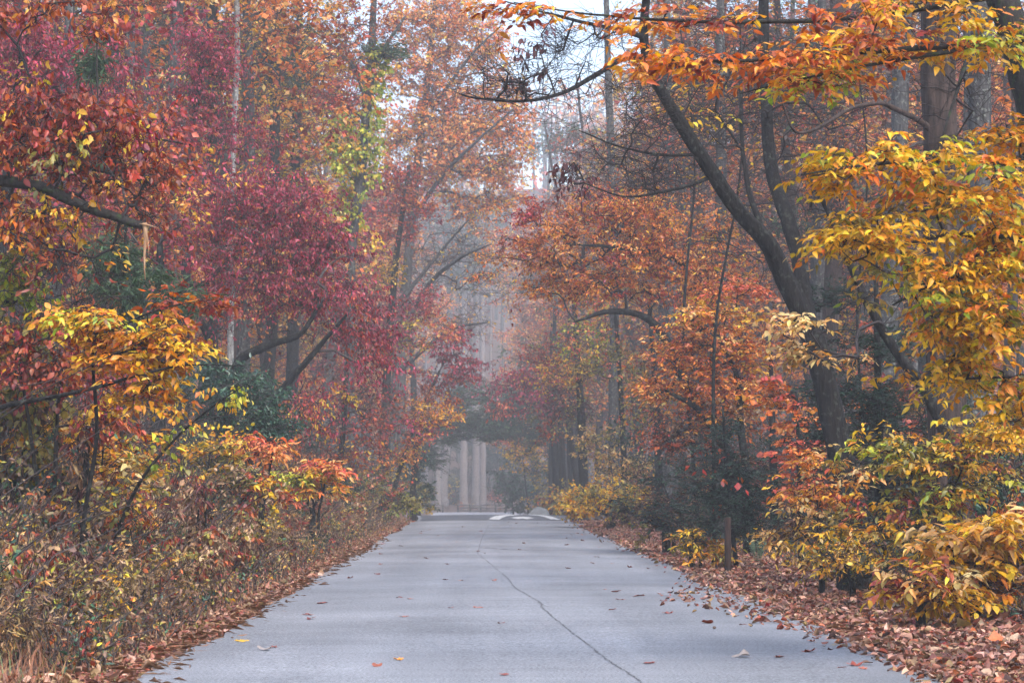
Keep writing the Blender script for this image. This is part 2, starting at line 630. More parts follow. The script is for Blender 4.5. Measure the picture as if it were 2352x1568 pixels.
def leaf_mesh_arrays(pos, ax, nr, ln, wr, shape, curl=1.0):
    S, Fc = SHAPE[shape]
    side = np.cross(nr, ax)
    k = len(S)
    u, v, h = S[:, 0], S[:, 1], S[:, 2]
    V = (pos[:, None, :] + ln[:, None, None] * (ax[:, None, :] * u[None, :, None]
         + side[:, None, :] * (v[None, :] * wr[:, None])[:, :, None] + nr[:, None, :] * (h[None, :] * (curl * LR.normal(1.0, 1.1, (len(pos), 1))))[:, :, None]))
    f = (np.arange(len(pos))[:, None, None] * k + Fc[None]).reshape(-1, 3)
    return V.reshape(-1, 3), f, k


def ortho(ax, nr):
    ax = unit(ax)
    nr = nr - ax * (nr * ax).sum(-1, keepdims=True)
    return ax, unit(nr)


UP = np.array([0, 0, 1.0])


def sprays(rng, C, outd, K, Mn, tl, ll, style):
    """Twigs and leaves round cluster points C (n,3)."""
    n = len(C)
    zf = {'flat': 0.22, 'hang': 0.6, 'mix': 0.6, 'needle': 0.25}[style]
    t = outd[:, None, :] * 0.55 + rng.normal(0, 0.75, (n, K, 3))
    t[..., 2] = t[..., 2] * zf + (0.12 if style != 'flat' else -0.02)
    t = unit(t)
    L = tl * rng.uniform(0.6, 1.25, (n, K, 1))
    p0 = C[:, None, :] - t * L * 0.15 + rng.normal(0, tl * 0.10, (n, K, 3))
    bend = rng.normal(0, 0.12, (n, K, 3)) * L
    p1 = p0 + t * L * 0.5 + bend
    p2 = p0 + t * L + bend * 0.3
    p2[..., 2] -= (L * 0.12)[..., 0] if style in ('flat', 'needle', 'hang') else 0
    tw = np.stack([p0, p1, p2], 2).reshape(n * K, 3, 3)
    if Mn == 0:
        return tw, None
    s = (np.arange(Mn) + rng.uniform(0, 1, (n, K, Mn))) / Mn * 0.85 + 0.18
    s3 = s[..., None]
    q0, q1, q2 = p0[:, :, None], p1[:, :, None], p2[:, :, None]
    pos = np.where(s3 < 0.5, q0 + (q1 - q0) * s3 * 2, q1 + (q2 - q1) * (s3 - 0.5) * 2)
    tt = np.broadcast_to(t[:, :, None], pos.shape)
    lat = unit(np.cross(tt, UP) + 1e-6)
    sg = np.where((np.arange(Mn) % 2 == 0), 1.0, -1.0)[None, None, :, None]
    rn = rng.normal(0, 1, pos.shape)
    if style in ('flat', 'needle'):
        ax = 0.62 * tt + 0.72 * sg * lat + 0.22 * rn
        ax[..., 2] -= 0.30 if style == 'flat' else 0.12
        nr = UP + 0.42 * rng.normal(0, 1, pos.shape)
    elif style == 'hang':
        ax = 0.35 * tt + 0.40 * sg * lat + 0.30 * rn
        ax[..., 2] -= 0.85
        nr = rng.normal(0, 1, pos.shape) + np.array([0, 0, 0.5])
    else:
        ax = 0.45 * tt + 0.55 * sg * lat + 0.45 * rn
        ax[..., 2] -= 0.40
        nr = 0.8 * rng.normal(0, 1, pos.shape) + np.array([0, 0, 0.7])
    pos, ax, nr = pos.reshape(-1, 3), ax.reshape(-1, 3), nr.reshape(-1, 3)
    ax, nr = ortho(ax, nr)
    ln = ll * rng.uniform(0.42, 1.25, len(pos))
    ci = np.repeat(np.arange(n), K * Mn)
    return tw, (pos, ax, nr, ln, ci)


# ------------------------------------------------------------------ tree builder
def ell_points(rng, n, c, r):
    v = unit(rng.normal(0, 1, (n, 3)))
    f = rng.random((n, 1)) ** 0.5 * 1.02
    return c + v * np.where(rng.random((n, 1)) < 0.22, f * 1.4, f) * r


class Tree:
    def __init__(s, name, label, cat='tree', group=None, d=50.0, seed=1, bark=None, twig=None, tip=0.006):
        s.name, s.label, s.cat, s.group, s.d = name, label, cat, group, d
        s.rng = np.random.default_rng(seed)
        s.bark, s.twigm, s.tip = bark or M_BARK_DARK, twig or M_TWIG, tip
        s.stems, s.blobs, s.extra = [], [], []
        s.base = None
        s.join, s.jv, s.jf = False, [], []

    # polyline of (px, py, width_px[, depth offset])
    def stem(s, pts, name='trunk', ground=False, sides=9, rough=0.06, mat=None):
        P, R = [], []
        for p in pts:
            dd = s.d + (p[3] if len(p) > 3 else 0)
            P.append(at(p[0], p[1], dd))
            R.append(p[2] * dd / F / 2)
        P, R = np.array(P), np.array(R)
        if ground:
            b = P[-1].copy()
            b[2] = float(gz(b[0], b[1])) - 0.08
            if b[2] < P[-1][2] - 0.05:
                P = np.vstack([P, b])
                R = np.append(R, R[-1] * 1.25)
            if s.base is None:
                s.base = np.array([b[0], b[1], float(gz(b[0], b[1]))])
        s.stems.append((name, P, R, sides, rough, mat))
        return s

    def stem3(s, P, R, name='trunk', sides=8, rough=0.06, mat=None):
        s.stems.append((name, np.asarray(P, float), np.asarray(R, float), sides, rough, mat))
        return s

    def blob(s, px, py, rx, ry, n, pal, dd=0.0, rd=None, **kw):
        d = s.d + dd
        c = at(px, py, d)
        rx, ry = rx * d / F, ry * d / F
        s.blobs.append((c, np.array([rx, rd or (rx + ry) / 2, ry]), n, pal, kw))
        return s

    def blob3(s, c, r, n, pal, **kw):
        s.blobs.append((np.asarray(c, float), np.asarray(r, float), n, pal, kw))
        return s

    def build(s, style='mix', ll=0.10, wr=0.55, K=5, Mn=7, tl=0.5, shape='mid', leafm=None, step=0.5, upbias=0.6, parts=0,
              stem_sides=None, tw_r=0.0045, crown='crown', twig_name='twigs'):
        rng = s.rng
        if s.base is None:
            p = s.stems[0][1] if s.stems else np.array([s.blobs[0][0]])
            s.base = np.array([p[-1][0], p[-1][1], float(gz(p[-1][0], p[-1][1]))])
        root = empty(s.name, s.base, s.label, s.cat, s.group)
        pos, plen, par, rad0 = [], [], [], []
        for (nm, P, R, sides, rough, mat) in s.stems:
            L = np.linalg.norm(np.diff(P, axis=0), axis=1).sum()
            K2 = max(6, int(L / max(0.12, R.mean() * 1.6)))
            K2 = min(K2, 70)
            q = smooth_line(np.column_stack([P, R]), K2)
            Pq, Rq = q[:, :3], q[:, 3]
            wob = rng.normal(0, 1, (K2, 3))
            wob[1:-1] = (wob[:-2] + wob[1:-1] + wob[2:]) / 3
            Pq = Pq + wob * Rq[:, None] * (0.09 if nm == 'trunk' else 0.22)
            V, f = tubes(Pq[None], Rq[None], sides)
            ang = np.tile(np.arange(sides), K2)
            kk = np.repeat(np.arange(K2), sides)
            ridg = rng.normal(0, 1, sides)[ang] * 0.7 + rng.normal(0, 1, len(V)) * 0.5
            cen = np.repeat(Pq, sides, 0)
            V = cen + (V - cen) * (1 + rough * ridg)[:, None]
            V = np.vstack([V, Pq[0], Pq[-1]])
            a0 = np.arange(sides)
            t0 = np.stack([np.full(sides, len(V) - 2), (a0 + 1) % sides, a0], -1)
            t1 = np.stack([np.full(sides, len(V) - 1), (K2 - 1) * sides + a0, (K2 - 1) * sides + (a0 + 1) % sides], -1)
            if s.join:
                jo = sum(len(v) for v in s.jv)
                s.jv.append(V - s.base)
                s.jf.append(f + jo)
            else:
                obj(nm, mesh(nm, V - s.base, [f, t0, t1], mat or s.bark, smooth=True), root)
            i0 = len(pos)
            # skeleton nodes; order from the thick end
            if Rq[0] < Rq[-1]:
                Pq, Rq = Pq[::-1], Rq[::-1]
            acc = 0.0
            for k in range(K2):
                pos.append(Pq[k])
                rad0.append(Rq[k])
                par.append(i0 + k - 1 if k else -1)
                plen.append(acc)
        if s.join:
            tag(obj('stalk', mesh('stalk', np.vstack(s.jv), np.vstack(s.jf), s.bark, smooth=True), root), kind='stuff')
        if s.blobs:
            NC = sum(b[2] for b in s.blobs)
            cap = len(pos) + NC * 9 + 10
            PO = np.zeros((cap, 3))
            PL = np.zeros(cap)
            PA = np.full(cap, -1)
            RA = np.zeros(cap)
            CT = np.zeros(cap)
            n = len(pos)
            if n == 0:
                PO[0] = s.base
                RA[0] = 0.03
                n = 1
            else:
                PO[:n], PL[:n], PA[:n], RA[:n] = pos, plen, par, rad0
            n0 = n
            C, BI = [], []
            for bi, b in enumerate(s.blobs):
                C.append(ell_points(rng, b[2], b[0], b[1]))
                BI += [bi] * b[2]
            C = np.vstack(C)
            BI = np.array(BI)
            C[:, 2] = np.maximum(C[:, 2], gz(C[:, 0], C[:, 1]) + 0.12)
            dmin = np.full(len(C), 1e9)
            for k in range(0, n, 3):
                dmin = np.minimum(dmin, np.linalg.norm(C - PO[k], axis=1))
            order = np.argsort(dmin)
            lines = []
            for ci in order:
                c = C[ci]
                v = c - PO[:n]
                ds = np.linalg.norm(v, axis=1) + 1e-6
                cost = ds * (1 + upbias * np.clip((PO[:n, 2] - c[2]) / ds, 0, 1)) + 0.12 * PL[:n]
                i = int(np.argmin(cost))
                dist = ds[i]
                ns = int(max(2, min(7, dist / step)))
                pi = PA[i]
                d0 = (PO[i] - PO[pi]) / max(1e-6, np.linalg.norm(PO[i] - PO[pi])) if pi >= 0 else UP
                u = v[i] / dist
                ctrl = PO[i] + dist * 0.45 * (0.35 * d0 + 0.7 * u + 0.18 * UP)
                t = np.linspace(0, 1, ns + 1)[1:, None]
                pts = (1 - t) ** 2 * PO[i] + 2 * t * (1 - t) * ctrl + t ** 2 * c
                pts[:-1] += rng.normal(0, 0.05, (ns - 1, 3)) * dist ** 0.8
                PO[n:n + ns] = pts
                PA[n] = i
                PA[n + 1:n + ns] = np.arange(n, n + ns - 1)
                PL[n:n + ns] = PL[i] + np.cumsum(np.full(ns, dist / ns))
                CT[n + ns - 1] += 1
                lines.append((i, n, n + ns))
                n += ns
            for k in range(n - 1, n0 - 1, -1):
                CT[PA[k]] += CT[k]
            RA[n0:n] = np.maximum(s.tip, s.tip * np.maximum(CT[n0:n], 1) ** 0.46)
            KP = 5
            P = np.zeros((len(lines), KP, 3))
            R = np.zeros((len(lines), KP))
            for k, (i, a, b) in enumerate(lines):
                pl = np.vstack([PO[i], PO[a:b]])
                rr = np.concatenate([[min(RA[i], RA[a] * 1.15)], RA[a:b]])
                P[k], R[k] = resample(pl, rr, KP)
            V, f = tubes(P, R, 4 if s.d < 70 else 3)
            tag(obj('branch_framework', mesh('branch_framework', V - s.base, f, s.twigm, smooth=True), root), kind='stuff')
            cen = np.mean([b[0] for b in s.blobs], axis=0)
            TW, LV = [], {}
            for bi, b in enumerate(s.blobs):
                kw = b[4]
                Cb = C[BI == bi]
                o = unit(Cb - (b[0] * 0.7 + cen * 0.3) + rng.normal(0, 0.1, Cb.shape))
                st = kw.get('style', style)
                tw, lv = sprays(rng, Cb, o, kw.get('K', K), kw.get('Mn', Mn), kw.get('tl', tl), kw.get('ll', ll), st)
                TW.append(tw)
                if lv is not None:
                    p_, a_, n_, l_, ci_ = lv
                    col = pick_colors(rng, b[3], ci_)
                    key = kw.get('part', crown)
                    w_ = np.full(len(p_), kw.get('wr', wr)) * rng.uniform(0.62, 1.25, len(p_))
                    LV.setdefault(key, []).append((p_, a_, n_, l_, col, w_))
            tw = np.vstack(TW)
            R = np.tile(np.array([1.0, 0.75, 0.4]) * tw_r, (len(tw), 1)) * max(1.0, s.d / 45)
            if s.d >= 58:
                tw, R = tw[:, ::2], R[:, ::2]
            V, f = tubes(tw, R, 3)
            tag(obj('twig', mesh('twig', V - s.base, f, s.twigm), root), kind='stuff')
            for key, lst in LV.items():
                p_, a_, n_, l_, col, w_ = [np.concatenate(z) for z in zip(*lst)]
                lm = leafm or M_LEAF
                if parts:
                    x, y = to_px(p_)
                    inside = (x > 10) & (x < 2342) & (y > 10) & (y < 1560)
                    score = l_ / np.linalg.norm(p_ - CP, axis=1) * inside * (0.6 + 0.4 * rng.random(len(p_)))
                    top = np.argsort(-score)[:parts]
                    top = top[inside[top]]
                    leaf_parts(root, s.base, p_[top], a_[top], n_[top], l_[top], col[top], w_[top], lm)
                    keep = np.ones(len(p_), bool)
                    keep[top] = False
                    p_, a_, n_, l_, col, w_ = p_[keep], a_[keep], n_[keep], l_[keep], col[keep], w_[keep]
                V, f, k = leaf_mesh_arrays(p_, a_, n_, l_, w_, shape)
                o = obj(key, mesh(key, V - s.base, f, lm, np.repeat(col, k, 0)), root)
                o['kind'] = 'stuff'
        return root


LEAFBANK = {}


def leaf_parts(root, base, p, a, n, l, col, w, mat, name='leaf'):
    """Single leaves as parts; leaves alike in colour share a mesh."""
    S, Fc = SHAPE['near']
    for k in range(len(p)):
        key = (mat.name, *(int(v) for v in np.round(np.sqrt(col[k]) * 9)), int(w[k] * 8))
        me = LEAFBANK.get(key)
        if me is None:
            q = S.copy()
            q[:, 1] *= w[k]
            me = mesh('leaf', q, Fc, mat, np.repeat(col[k][None], len(S), 0))
            LEAFBANK[key] = me
        o = bpy.data.objects.new(name, me)
        COL.objects.link(o)
        o.parent = root
        side = np.cross(n[k], a[k])
        m = Matrix([[a[k][j] * l[k], side[j] * l[k], n[k][j] * l[k], p[k][j] - base[j]] for j in range(3)] + [[0, 0, 0, 1]])
        o.matrix_local = m


# ------------------------------------------------------------------ big trees on the leaf-strewn side of the road
t = Tree('leaning_tree', 'dark leaning forked tree, nearly bare, arching over the leaf-strewn road verge', d=34, seed=11, bark=M_BARK_DARK, twig=M_TWIG_DARK, tip=0.006)
t.stem([(1490, -60, 17, -1.5), (1478, 90, 21, -1.2), (1500, 170, 24, -1), (1560, 280, 29, -.8), (1630, 390, 33, -.6), (1690, 480, 36, -.4), (1760, 556, 40, -.2), (1800, 640, 47), (1865, 780, 52), (1912, 960, 57), (1942, 1100, 62), (1962, 1220, 71)], ground=True, sides=26, rough=0.085)
t.stem([(1752, -60, 22, 2), (1757, 200, 25, 1.8), (1772, 380, 29, 1.4), (1802, 490, 32, 1), (1835, 590, 34, .7), (1850, 700, 35, .4), (1885, 830, 37, .2)], sides=20, rough=.085)
t.stem([(1700, 180, 7, .8), (1704, 330, 10, .6), (1718, 430, 13, .4), (1745, 510, 15, .2), (1768, 565, 18, 0)], 'branch', sides=8)
t.stem([(1045, 211, 2, -4), (1075, 222, 4, -3.7), (1130, 229, 6, -3.4), (1200, 233, 7, -3), (1280, 218, 9, -2.6), (1350, 184, 11, -2), (1440, 131, 14, -1.4), (1480, 140, 18, -1.2)], 'branch', sides=7)
t.stem([(1160, 4, 3, -4), (1240, 26, 5, -3), (1340, 52, 8, -2), (1430, 70, 10, -1.6), (1479, 88, 13, -1.2)], 'branch', sides=7)
t.stem([(1330, 300, 3, -2), (1420, 336, 5, -1.6), (1520, 356, 8, -1), (1610, 352, 10, -.6)], 'branch', sides=6)
t.stem([(1340, 420, 3, -2), (1440, 452, 5, -1.5), (1560, 432, 8, -1), (1640, 404, 10, -.5)], 'branch', sides=6)
bare = dict(Mn=0, K=9, tl=0.6)
t.blob(1190, 190, 130, 60, 26, [('brown', 1)], dd=-3.4, **bare).blob(1350, 110, 110, 70, 26, [('brown', 1)], dd=-2, **bare)
t.blob(1430, 260, 120, 80, 22, [('brown', 1)], dd=-1.4, **bare).blob(1480, 400, 160, 60, 24, [('brown', 1)], dd=-1, **bare)
t.blob(1640, 200, 180, 140, 30, [('brown', 1)], **bare).blob(1860, 260, 160, 160, 26, [('brown', 1)], dd=1.5, **bare)
t.blob(1240, 120, 30, 66, 7, [('maroon', 1)], dd=-2.6, Mn=5, K=3, tl=.3, ll=.11, wr=.5, style='hang')
t.blob(1318, 410, 34, 74, 9, [('maroon', 1)], dd=-1.6, Mn=5, K=3, tl=.3, ll=.11, wr=.5, style='hang')
t.blob(1205, 190, 22, 14, 3, [('maroon', 1)], dd=-3, Mn=5, K=3, tl=.25, ll=.12, wr=.5, style='hang')
t.blob(1620, 270, 90, 60, 5, [('gold', 2), ('tan', 1)], Mn=4, K=4, tl=.4, ll=.12, style='flat')
t.build(parts=120, shape='mid', step=.35, upbias=.2)

t = Tree('beech_tree', 'golden and orange beech boughs reaching in over the road from beyond the frame', d=19.5, seed=12, bark=M_BARK_MOSS, twig=M_TWIG_DARK, tip=0.004)
t.stem([(2560, -250, 90), (2600, 200, 100), (2640, 800, 112), (2660, 1300, 125)], ground=True, sides=12)
t.stem([(1840, 402, 4, -1), (1960, 384, 8, -.8), (2120, 366, 13, -.5), (2300, 372, 18, 0), (2600, 420, 30, 0)], 'branch', sides=7)
t.stem([(1960, 600, 4, -.6), (2080, 560, 8, -.4), (2250, 540, 13, 0), (2605, 600, 26, 0)], 'branch', sides=7)
t.stem([(2050, 700, 4, 0), (2180, 640, 8, .2), (2330, 640, 12, .2), (2620, 760, 24, 0)], 'branch', sides=7)
t.stem([(2110, 880, 4, .4), (2220, 800, 8, .4), (2350, 760, 12, .2), (2620, 860, 22, 0)], 'branch', sides=7)
t.stem([(1440, 150, 3, -1), (1620, 142, 6, -1), (1800, 134, 9, -.8), (2000, 118, 13, -.5), (2250, 100, 18, 0), (2580, 60, 30, 0)], 'branch', sides=7)
t.stem([(1180, 6, 3, -1), (1330, 30, 5, -1), (1520, 46, 8, -.8), (1760, 50, 11, -.5), (2050, 30, 15, 0), (2570, -60, 26, 0)], 'branch', sides=7)
t.stem([(1700, 215, 3, -.6), (1850, 180, 6, -.5), (2050, 140, 10, -.3), (2230, 110, 14, 0)], 'branch', sides=6)
gp = [('gold', 6), ('amber', 1.6), ('orange', .6), ('yellowgreen', 1.4), ('olive', 1.2)]
op = [('orange', 4), ('rust', 1.2), ('amber', 2)]
kw = dict(tl=.34)
t.blob(2040, 385, 190, 48, 28, gp, dd=-.6, rd=.7, **kw).blob(2210, 440, 190, 80, 40, gp, dd=-.2, rd=.9, **kw).blob(1990, 540, 120, 45, 24, gp, dd=-.4, rd=.6, **kw)
t.blob(2170, 640, 180, 84, 42, gp, rd=.9, **kw).blob(2280, 560, 120, 70, 30, gp, dd=.3, rd=.8, **kw).blob(2240, 755, 140, 60, 38, gp, dd=.3, rd=.8, **kw)
t.blob(2190, 850, 80, 46, 14, gp, dd=.4, rd=.6, **kw).blob(2310, 900, 70, 70, 18, gp, dd=.3, rd=.6, **kw).blob(2330, 320, 80, 50, 14, gp, dd=.2, **kw)
t.blob(2260, 105, 180, 34, 17, gp, rd=.8, **kw).blob(2030, 128, 170, 24, 14, op + [('gold', 2)], dd=-.4, rd=.7, **kw).blob(1790, 148, 200, 20, 14, op, dd=-.8, rd=.6, **kw)
t.blob(1560, 146, 120, 18, 13, op, dd=-1, rd=.5, **kw).blob(1880, 48, 240, 22, 12, op + [('gold', 3)], dd=-.4, rd=.8, **kw).blob(1560, 40, 160, 16, 7, op, dd=-.8, rd=.6, **kw)
t.blob(1280, 22, 110, 12, 6, op, dd=-1, rd=.4, **kw).blob(1880, 185, 110, 22, 10, [('amber', 1), ('orange', 1), ('yellowgreen', 1)], dd=-.5, rd=.5, **kw).blob(2150, 20, 180, 24, 10, gp, rd=.7, **kw)
t.build(style='flat', ll=.092, wr=.58, K=5, Mn=8, shape='near', step=.3, parts=300, tw_r=.0026, upbias=.1)

t = Tree('ridged_trunk_tree', 'thick straight brown-barked trunk behind the golden beech leaves', d=33, seed=13, bark=M_BARK_BROWN, tip=.008)
t.stem([(2146, -160, 76), (2156, 200, 78), (2164, 600, 82), (2174, 950, 90), (2186, 1200, 100)], ground=True, sides=34, rough=.075)
t.stem([(1786, 202, 4, -1.4), (1818, 292, 6, -1.2), (1851, 304, 8, -1.1), (1901, 281, 9, -1), (1955, 248, 10, -.8), (2009, 238, 11, -.6), (2038, 241, 12, -.4), (2117, 281, 16, -.2), (2156, 320, 20, 0)], 'branch', sides=8)
t.blob(2160, -400, 500, 240, 40, [('orange', 2), ('rust', 1)]).build(Mn=8, ll=.13, shape='mid')
for k, (x0, x1, d, lab) in enumerate([(1700, 1640, 44, 'thin bare sapling crossing behind the upper leaning trunk'), (1955, 2000, 42, 'thin bare sapling between the leaning tree and thick brown trunk'), (1560, 1600, 52, 'fine-twigged bare sapling over the top of the orange crown')]):
    t = Tree('bare_sapling', lab, d=d, seed=310 + k, bark=M_BARK_DARK, twig=M_TWIG_DARK, tip=.0055)
    t.stem([(x0, 40, 3), ((x0 * 2 + x1) / 3 + 22, 380, 5), ((x0 + x1 * 2) / 3 - 16, 750, 7), (x1, 1150, 10)], ground=True, sides=7)
    for m in range(8):
        t.blob(x0 + t.rng.uniform(-190, 190), t.rng.uniform(60, 600), 110, 70, 11, [('orange', 1), ('gold', 1)], Mn=0 if m % 3 else 1, K=6, tl=.7)
    t.build(style='flat', ll=.11, shape='mid', upbias=.8)
t = Tree('lichen_trunk_tree', 'grey lichen-flecked trunk standing beside the thick brown trunk', d=38, seed=14, bark=M_BARK_GREY, tip=.008)
t.stem([(2258, -160, 44), (2252, 200, 50), (2246, 600, 54), (2240, 900, 58), (2240, 1200, 62)], ground=True, sides=14)
t.blob(2250, -350, 400, 200, 30, [('gold', 2), ('rust', 1)]).build(Mn=8, ll=.13)
t = Tree('mossy_tree', 'dark mossy trunk slanting into the top corner above the golden leaves', d=25, seed=15, bark=M_BARK_MOSS, twig=M_TWIG_DARK, tip=.006)
t.stem([(2250, -140, 62), (2300, 0, 72), (2345, 130, 80), (2385, 320, 88), (2420, 700, 96), (2440, 1150, 110)], ground=True, sides=14)
t.stem([(2160, 330, 4, -1), (2200, 200, 9, -.6), (2240, 90, 14, -.2), (2290, 20, 22)], 'branch')
t.blob(2200, 200, 90, 150, 22, [('brown', 1)], dd=-.6, Mn=0, K=5, tl=.5).build(upbias=0)
t = Tree('slanting_sapling', 'slim dark sapling slanting away from the thick brown trunk', d=31, seed=16, bark=M_BARK_DARK, twig=M_TWIG_DARK, tip=.005)
t.stem([(1840, 380, 8, -.4), (1905, 490, 14, -.3), (1955, 615, 18, -.2), (2010, 730, 22), (2080, 838, 25), (2135, 915, 28), (2190, 1080, 32)], ground=True, sides=8)
t.blob(1860, 420, 110, 120, 18, [('brown', 1)], Mn=0, K=5, tl=.5).blob(1990, 720, 120, 120, 14, [('brown', 1)], Mn=0, K=5, tl=.4)
t.blob(1850, 752, 80, 22, 8, [('tan', 1)], dd=-1, rd=.3, style='flat', K=4, Mn=6, tl=.3, ll=.12, wr=.6).blob(1880, 808, 95, 26, 11, [('tan', 1)], dd=-1, rd=.3, style='flat', K=4, Mn=6, tl=.3, ll=.12, wr=.6)
t.build(parts=150, shape='near', upbias=.1)

# hemlocks
t = Tree('hemlock_tree', 'dark green hemlock growing behind the base of the leaning tree', d=37, seed=17, twig=M_TWIG_DARK, tip=.005)
t.stem([(2010, 560, 8), (2015, 800, 16), (2020, 1150, 24)], ground=True)
for (x, y, rx, ry, n) in [(1900, 690, 70, 40, 16), (2000, 800, 90, 60, 26), (1960, 920, 130, 70, 44), (2080, 960, 120, 80, 40), (2000, 1080, 150, 80, 52), (2140, 1100, 120, 90, 40), (1900, 1010, 80, 50, 20), (1960, 1210, 120, 60, 36)]:
    t.blob(x, y, rx, ry, n, [('hemlock', 1)])
t.build(style='needle', ll=.085, wr=.26, K=7, Mn=14, tl=.45, shape='far', leafm=M_NEEDLE, step=.4)
t = Tree('hemlock_sapling', 'ragged hemlock sapling with caught red leaves above the brown wooden post', d=43, seed=18, twig=M_TWIG_DARK, tip=.005)
t.stem([(1660, 930, 5), (1668, 1080, 8), (1690, 1290, 12)], ground=True)
for (x, y, rx, ry, n) in [(1660, 1000, 40, 40, 14), (1665, 1090, 55, 40, 24), (1690, 1150, 70, 40, 26), (1690, 1210, 80, 30, 22), (1640, 1150, 30, 50, 12)]:
    t.blob(x, y, rx, ry, n, [('hemlock', 1)])
t.blob(1660, 1100, 60, 80, 8, [('rust', 1), ('redrust', 1)], style='hang', K=2, Mn=2, ll=.14, wr=.8, part='caught_leaves')
t.build(style='needle', ll=.085, wr=.26, K=7, Mn=13, tl=.4, shape='far', leafm=M_NEEDLE, step=.4)
t = Tree('hemlock_tree', 'dark hemlock in the shade between the brown post and the leaning tree', d=50, seed=19, twig=M_TWIG_DARK, tip=.006)
t.stem([(1770, 800, 8), (1775, 1000, 16), (1780, 1180, 24)], ground=True)
for (x, y, rx, ry, n) in [(1760, 1080, 90, 70, 30), (1560, 1130, 90, 90, 34), (1800, 1180, 90, 60, 30), (1640, 1180, 90, 50, 22)]:
    t.blob(x, y, rx, ry, n, [('hemlock', 3), ('brown', 1)])
t.build(style='needle', ll=.11, wr=.26, K=7, Mn=12, tl=.5, shape='far', leafm=M_NEEDLE, step=.5)

# orange crowns
t = Tree('dogwood_tree', 'orange-leaved tree with a black bent limb arching toward the road', d=60, seed=21, bark=M_BARK_DARK, twig=M_TWIG_DARK, tip=.007)
t.stem([(1322, 738, 5, -1), (1400, 716, 13, -.8), (1480, 728, 17, -.4), (1535, 786, 22, 0), (1580, 880, 26), (1640, 1020, 30), (1700, 1150, 36)], ground=True, sides=9)
t.stem([(1300, 560, 4, -1), (1430, 570, 9, -.5), (1560, 600, 14), (1640, 700, 18), (1640, 850, 20), (1655, 1040, 24)], 'branch', sides=8)
op2 = [('orange', 5), ('peach', 1.5), ('rust', 1), ('redrust', .6), ('amber', .8)]
t.blob(1250, 610, 120, 90, 66, op2).blob(1330, 540, 150, 80, 74, op2 + [('crimson', 1.2)]).blob(1450, 600, 140, 80, 92, op2).blob(1570, 560, 130, 90, 84, op2 + [('gold', 1)])
t.blob(1230, 500, 50, 30, 14, [('crimson', 1), ('redrust', 1)]).blob(1600, 650, 130, 60, 64, op2 + [('coral', 1)]).blob(1440, 490, 140, 40, 46, op2 + [('gold', 2)]).blob(1400, 660, 160, 40, 44, op2)
t.build(style='mix', ll=.098, K=5, Mn=9, tl=.55, shape='mid')
t = Tree('dogwood_tree', 'low tree of dense orange leaves beneath the black bent limb', d=50, seed=22, bark=M_BARK_DARK, twig=M_TWIG_DARK, tip=.007)
t.stem([(1528, 895, 7, -.6), (1610, 945, 15, -.3), (1660, 1020, 20), (1700, 1090, 25), (1722, 1200, 30)], ground=True, sides=9)
t.stem([(1640, 760, 6), (1690, 860, 12), (1700, 960, 16), (1712, 1100, 22)], 'branch')
t.blob(1640, 720, 120, 40, 40, [('gold', 2), ('coral', 1), ('peach', 3)]).blob(1620, 800, 120, 60, 60, [('orange', 4), ('peach', 1), ('rust', .5)]).blob(1600, 890, 110, 60, 50, [('orange', 4), ('peach', 1), ('rust', .5)])
t.blob(1660, 950, 110, 50, 38, [('orange', 3), ('rust', 1), ('straw', 1)]).blob(1710, 850, 80, 90, 40, [('orange', 3), ('rust', 1), ('gold', .6)]).blob(1690, 660, 70, 26, 14, [('coral', 2), ('orange', 1)])
t.blob(1560, 1010, 80, 60, 26, [('rust', 2), ('brown', 1)])
t.build(style='flat', ll=.105, K=5, Mn=8, tl=.5, shape='mid', wr=.6)
t = Tree('maple_sapling', 'coral red sapling glowing beside the base of the leaning tree', d=42, seed=23, twig=M_TWIG_DARK, tip=.005)
t.stem([(1830, 900, 6), (1835, 1050, 10), (1840, 1180, 13)], ground=True)
t.blob(1830, 980, 55, 60, 14, [('coral', 2), ('peach', 1)]).blob(1835, 1070, 65, 80, 24, [('coral', 2), ('peach', 1)]).blob(1790, 900, 60, 50, 12, [('coral', 1), ('orange', 2)])
t.build(style='flat', ll=.14, K=4, Mn=6, tl=.4, shape='mid', wr=.8)

# upper background on that side: twiggy, thin-leaved trees
tw_pal = [('orange', 1.5), ('rust', 1), ('coral', 1), ('gold', 1)]
for k, (x, d, wpx, xl, lab) in enumerate([
        (1655, 62, 30, 0, 'grey trunk rising behind the orange crown, hung with sparse leaves'),
        (1880, 66, 34, 10, 'bare grey tree seen between the leaning tree and the thick trunk'),
        (1540, 84, 26, -10, 'thin bare twiggy tree fading behind the leaning trunk top'),
        (2060, 58, 30, 0, 'twiggy tree with coral leaves behind the slanting sapling'),
        (1410, 100, 22, -20, 'pale twiggy tree standing closest to the misty gap on the litter side')]):
    t = Tree('understorey_tree', lab, d=d, seed=30 + k, bark=M_BARK_GREY, twig=M_TWIG, tip=.006)
    t.stem([(x + xl, -100, wpx * .5), (x + xl * .5, 250, wpx * .8), (x, 600, wpx), (x, 1100, wpx * 1.2)], ground=True, sides=9)
    for m in range(7):
        bx = x + t.rng.uniform(-190, 190)
        by = t.rng.uniform(0, 620)
        if d > 95:
            bx = x + t.rng.uniform(-90, 170)
        t.blob(bx, by, 120, 80, 22, tw_pal, Mn=int(t.rng.integers(0, 4)), K=7, tl=.9)
    for m in range(3):
        t.blob(x + t.rng.uniform(-150, 150), t.rng.uniform(620, 980), 110, 60, 16, tw_pal + [('coral', 2)], Mn=4, K=5, tl=.6)
    t.build(style='mix', ll=.13, shape='far')

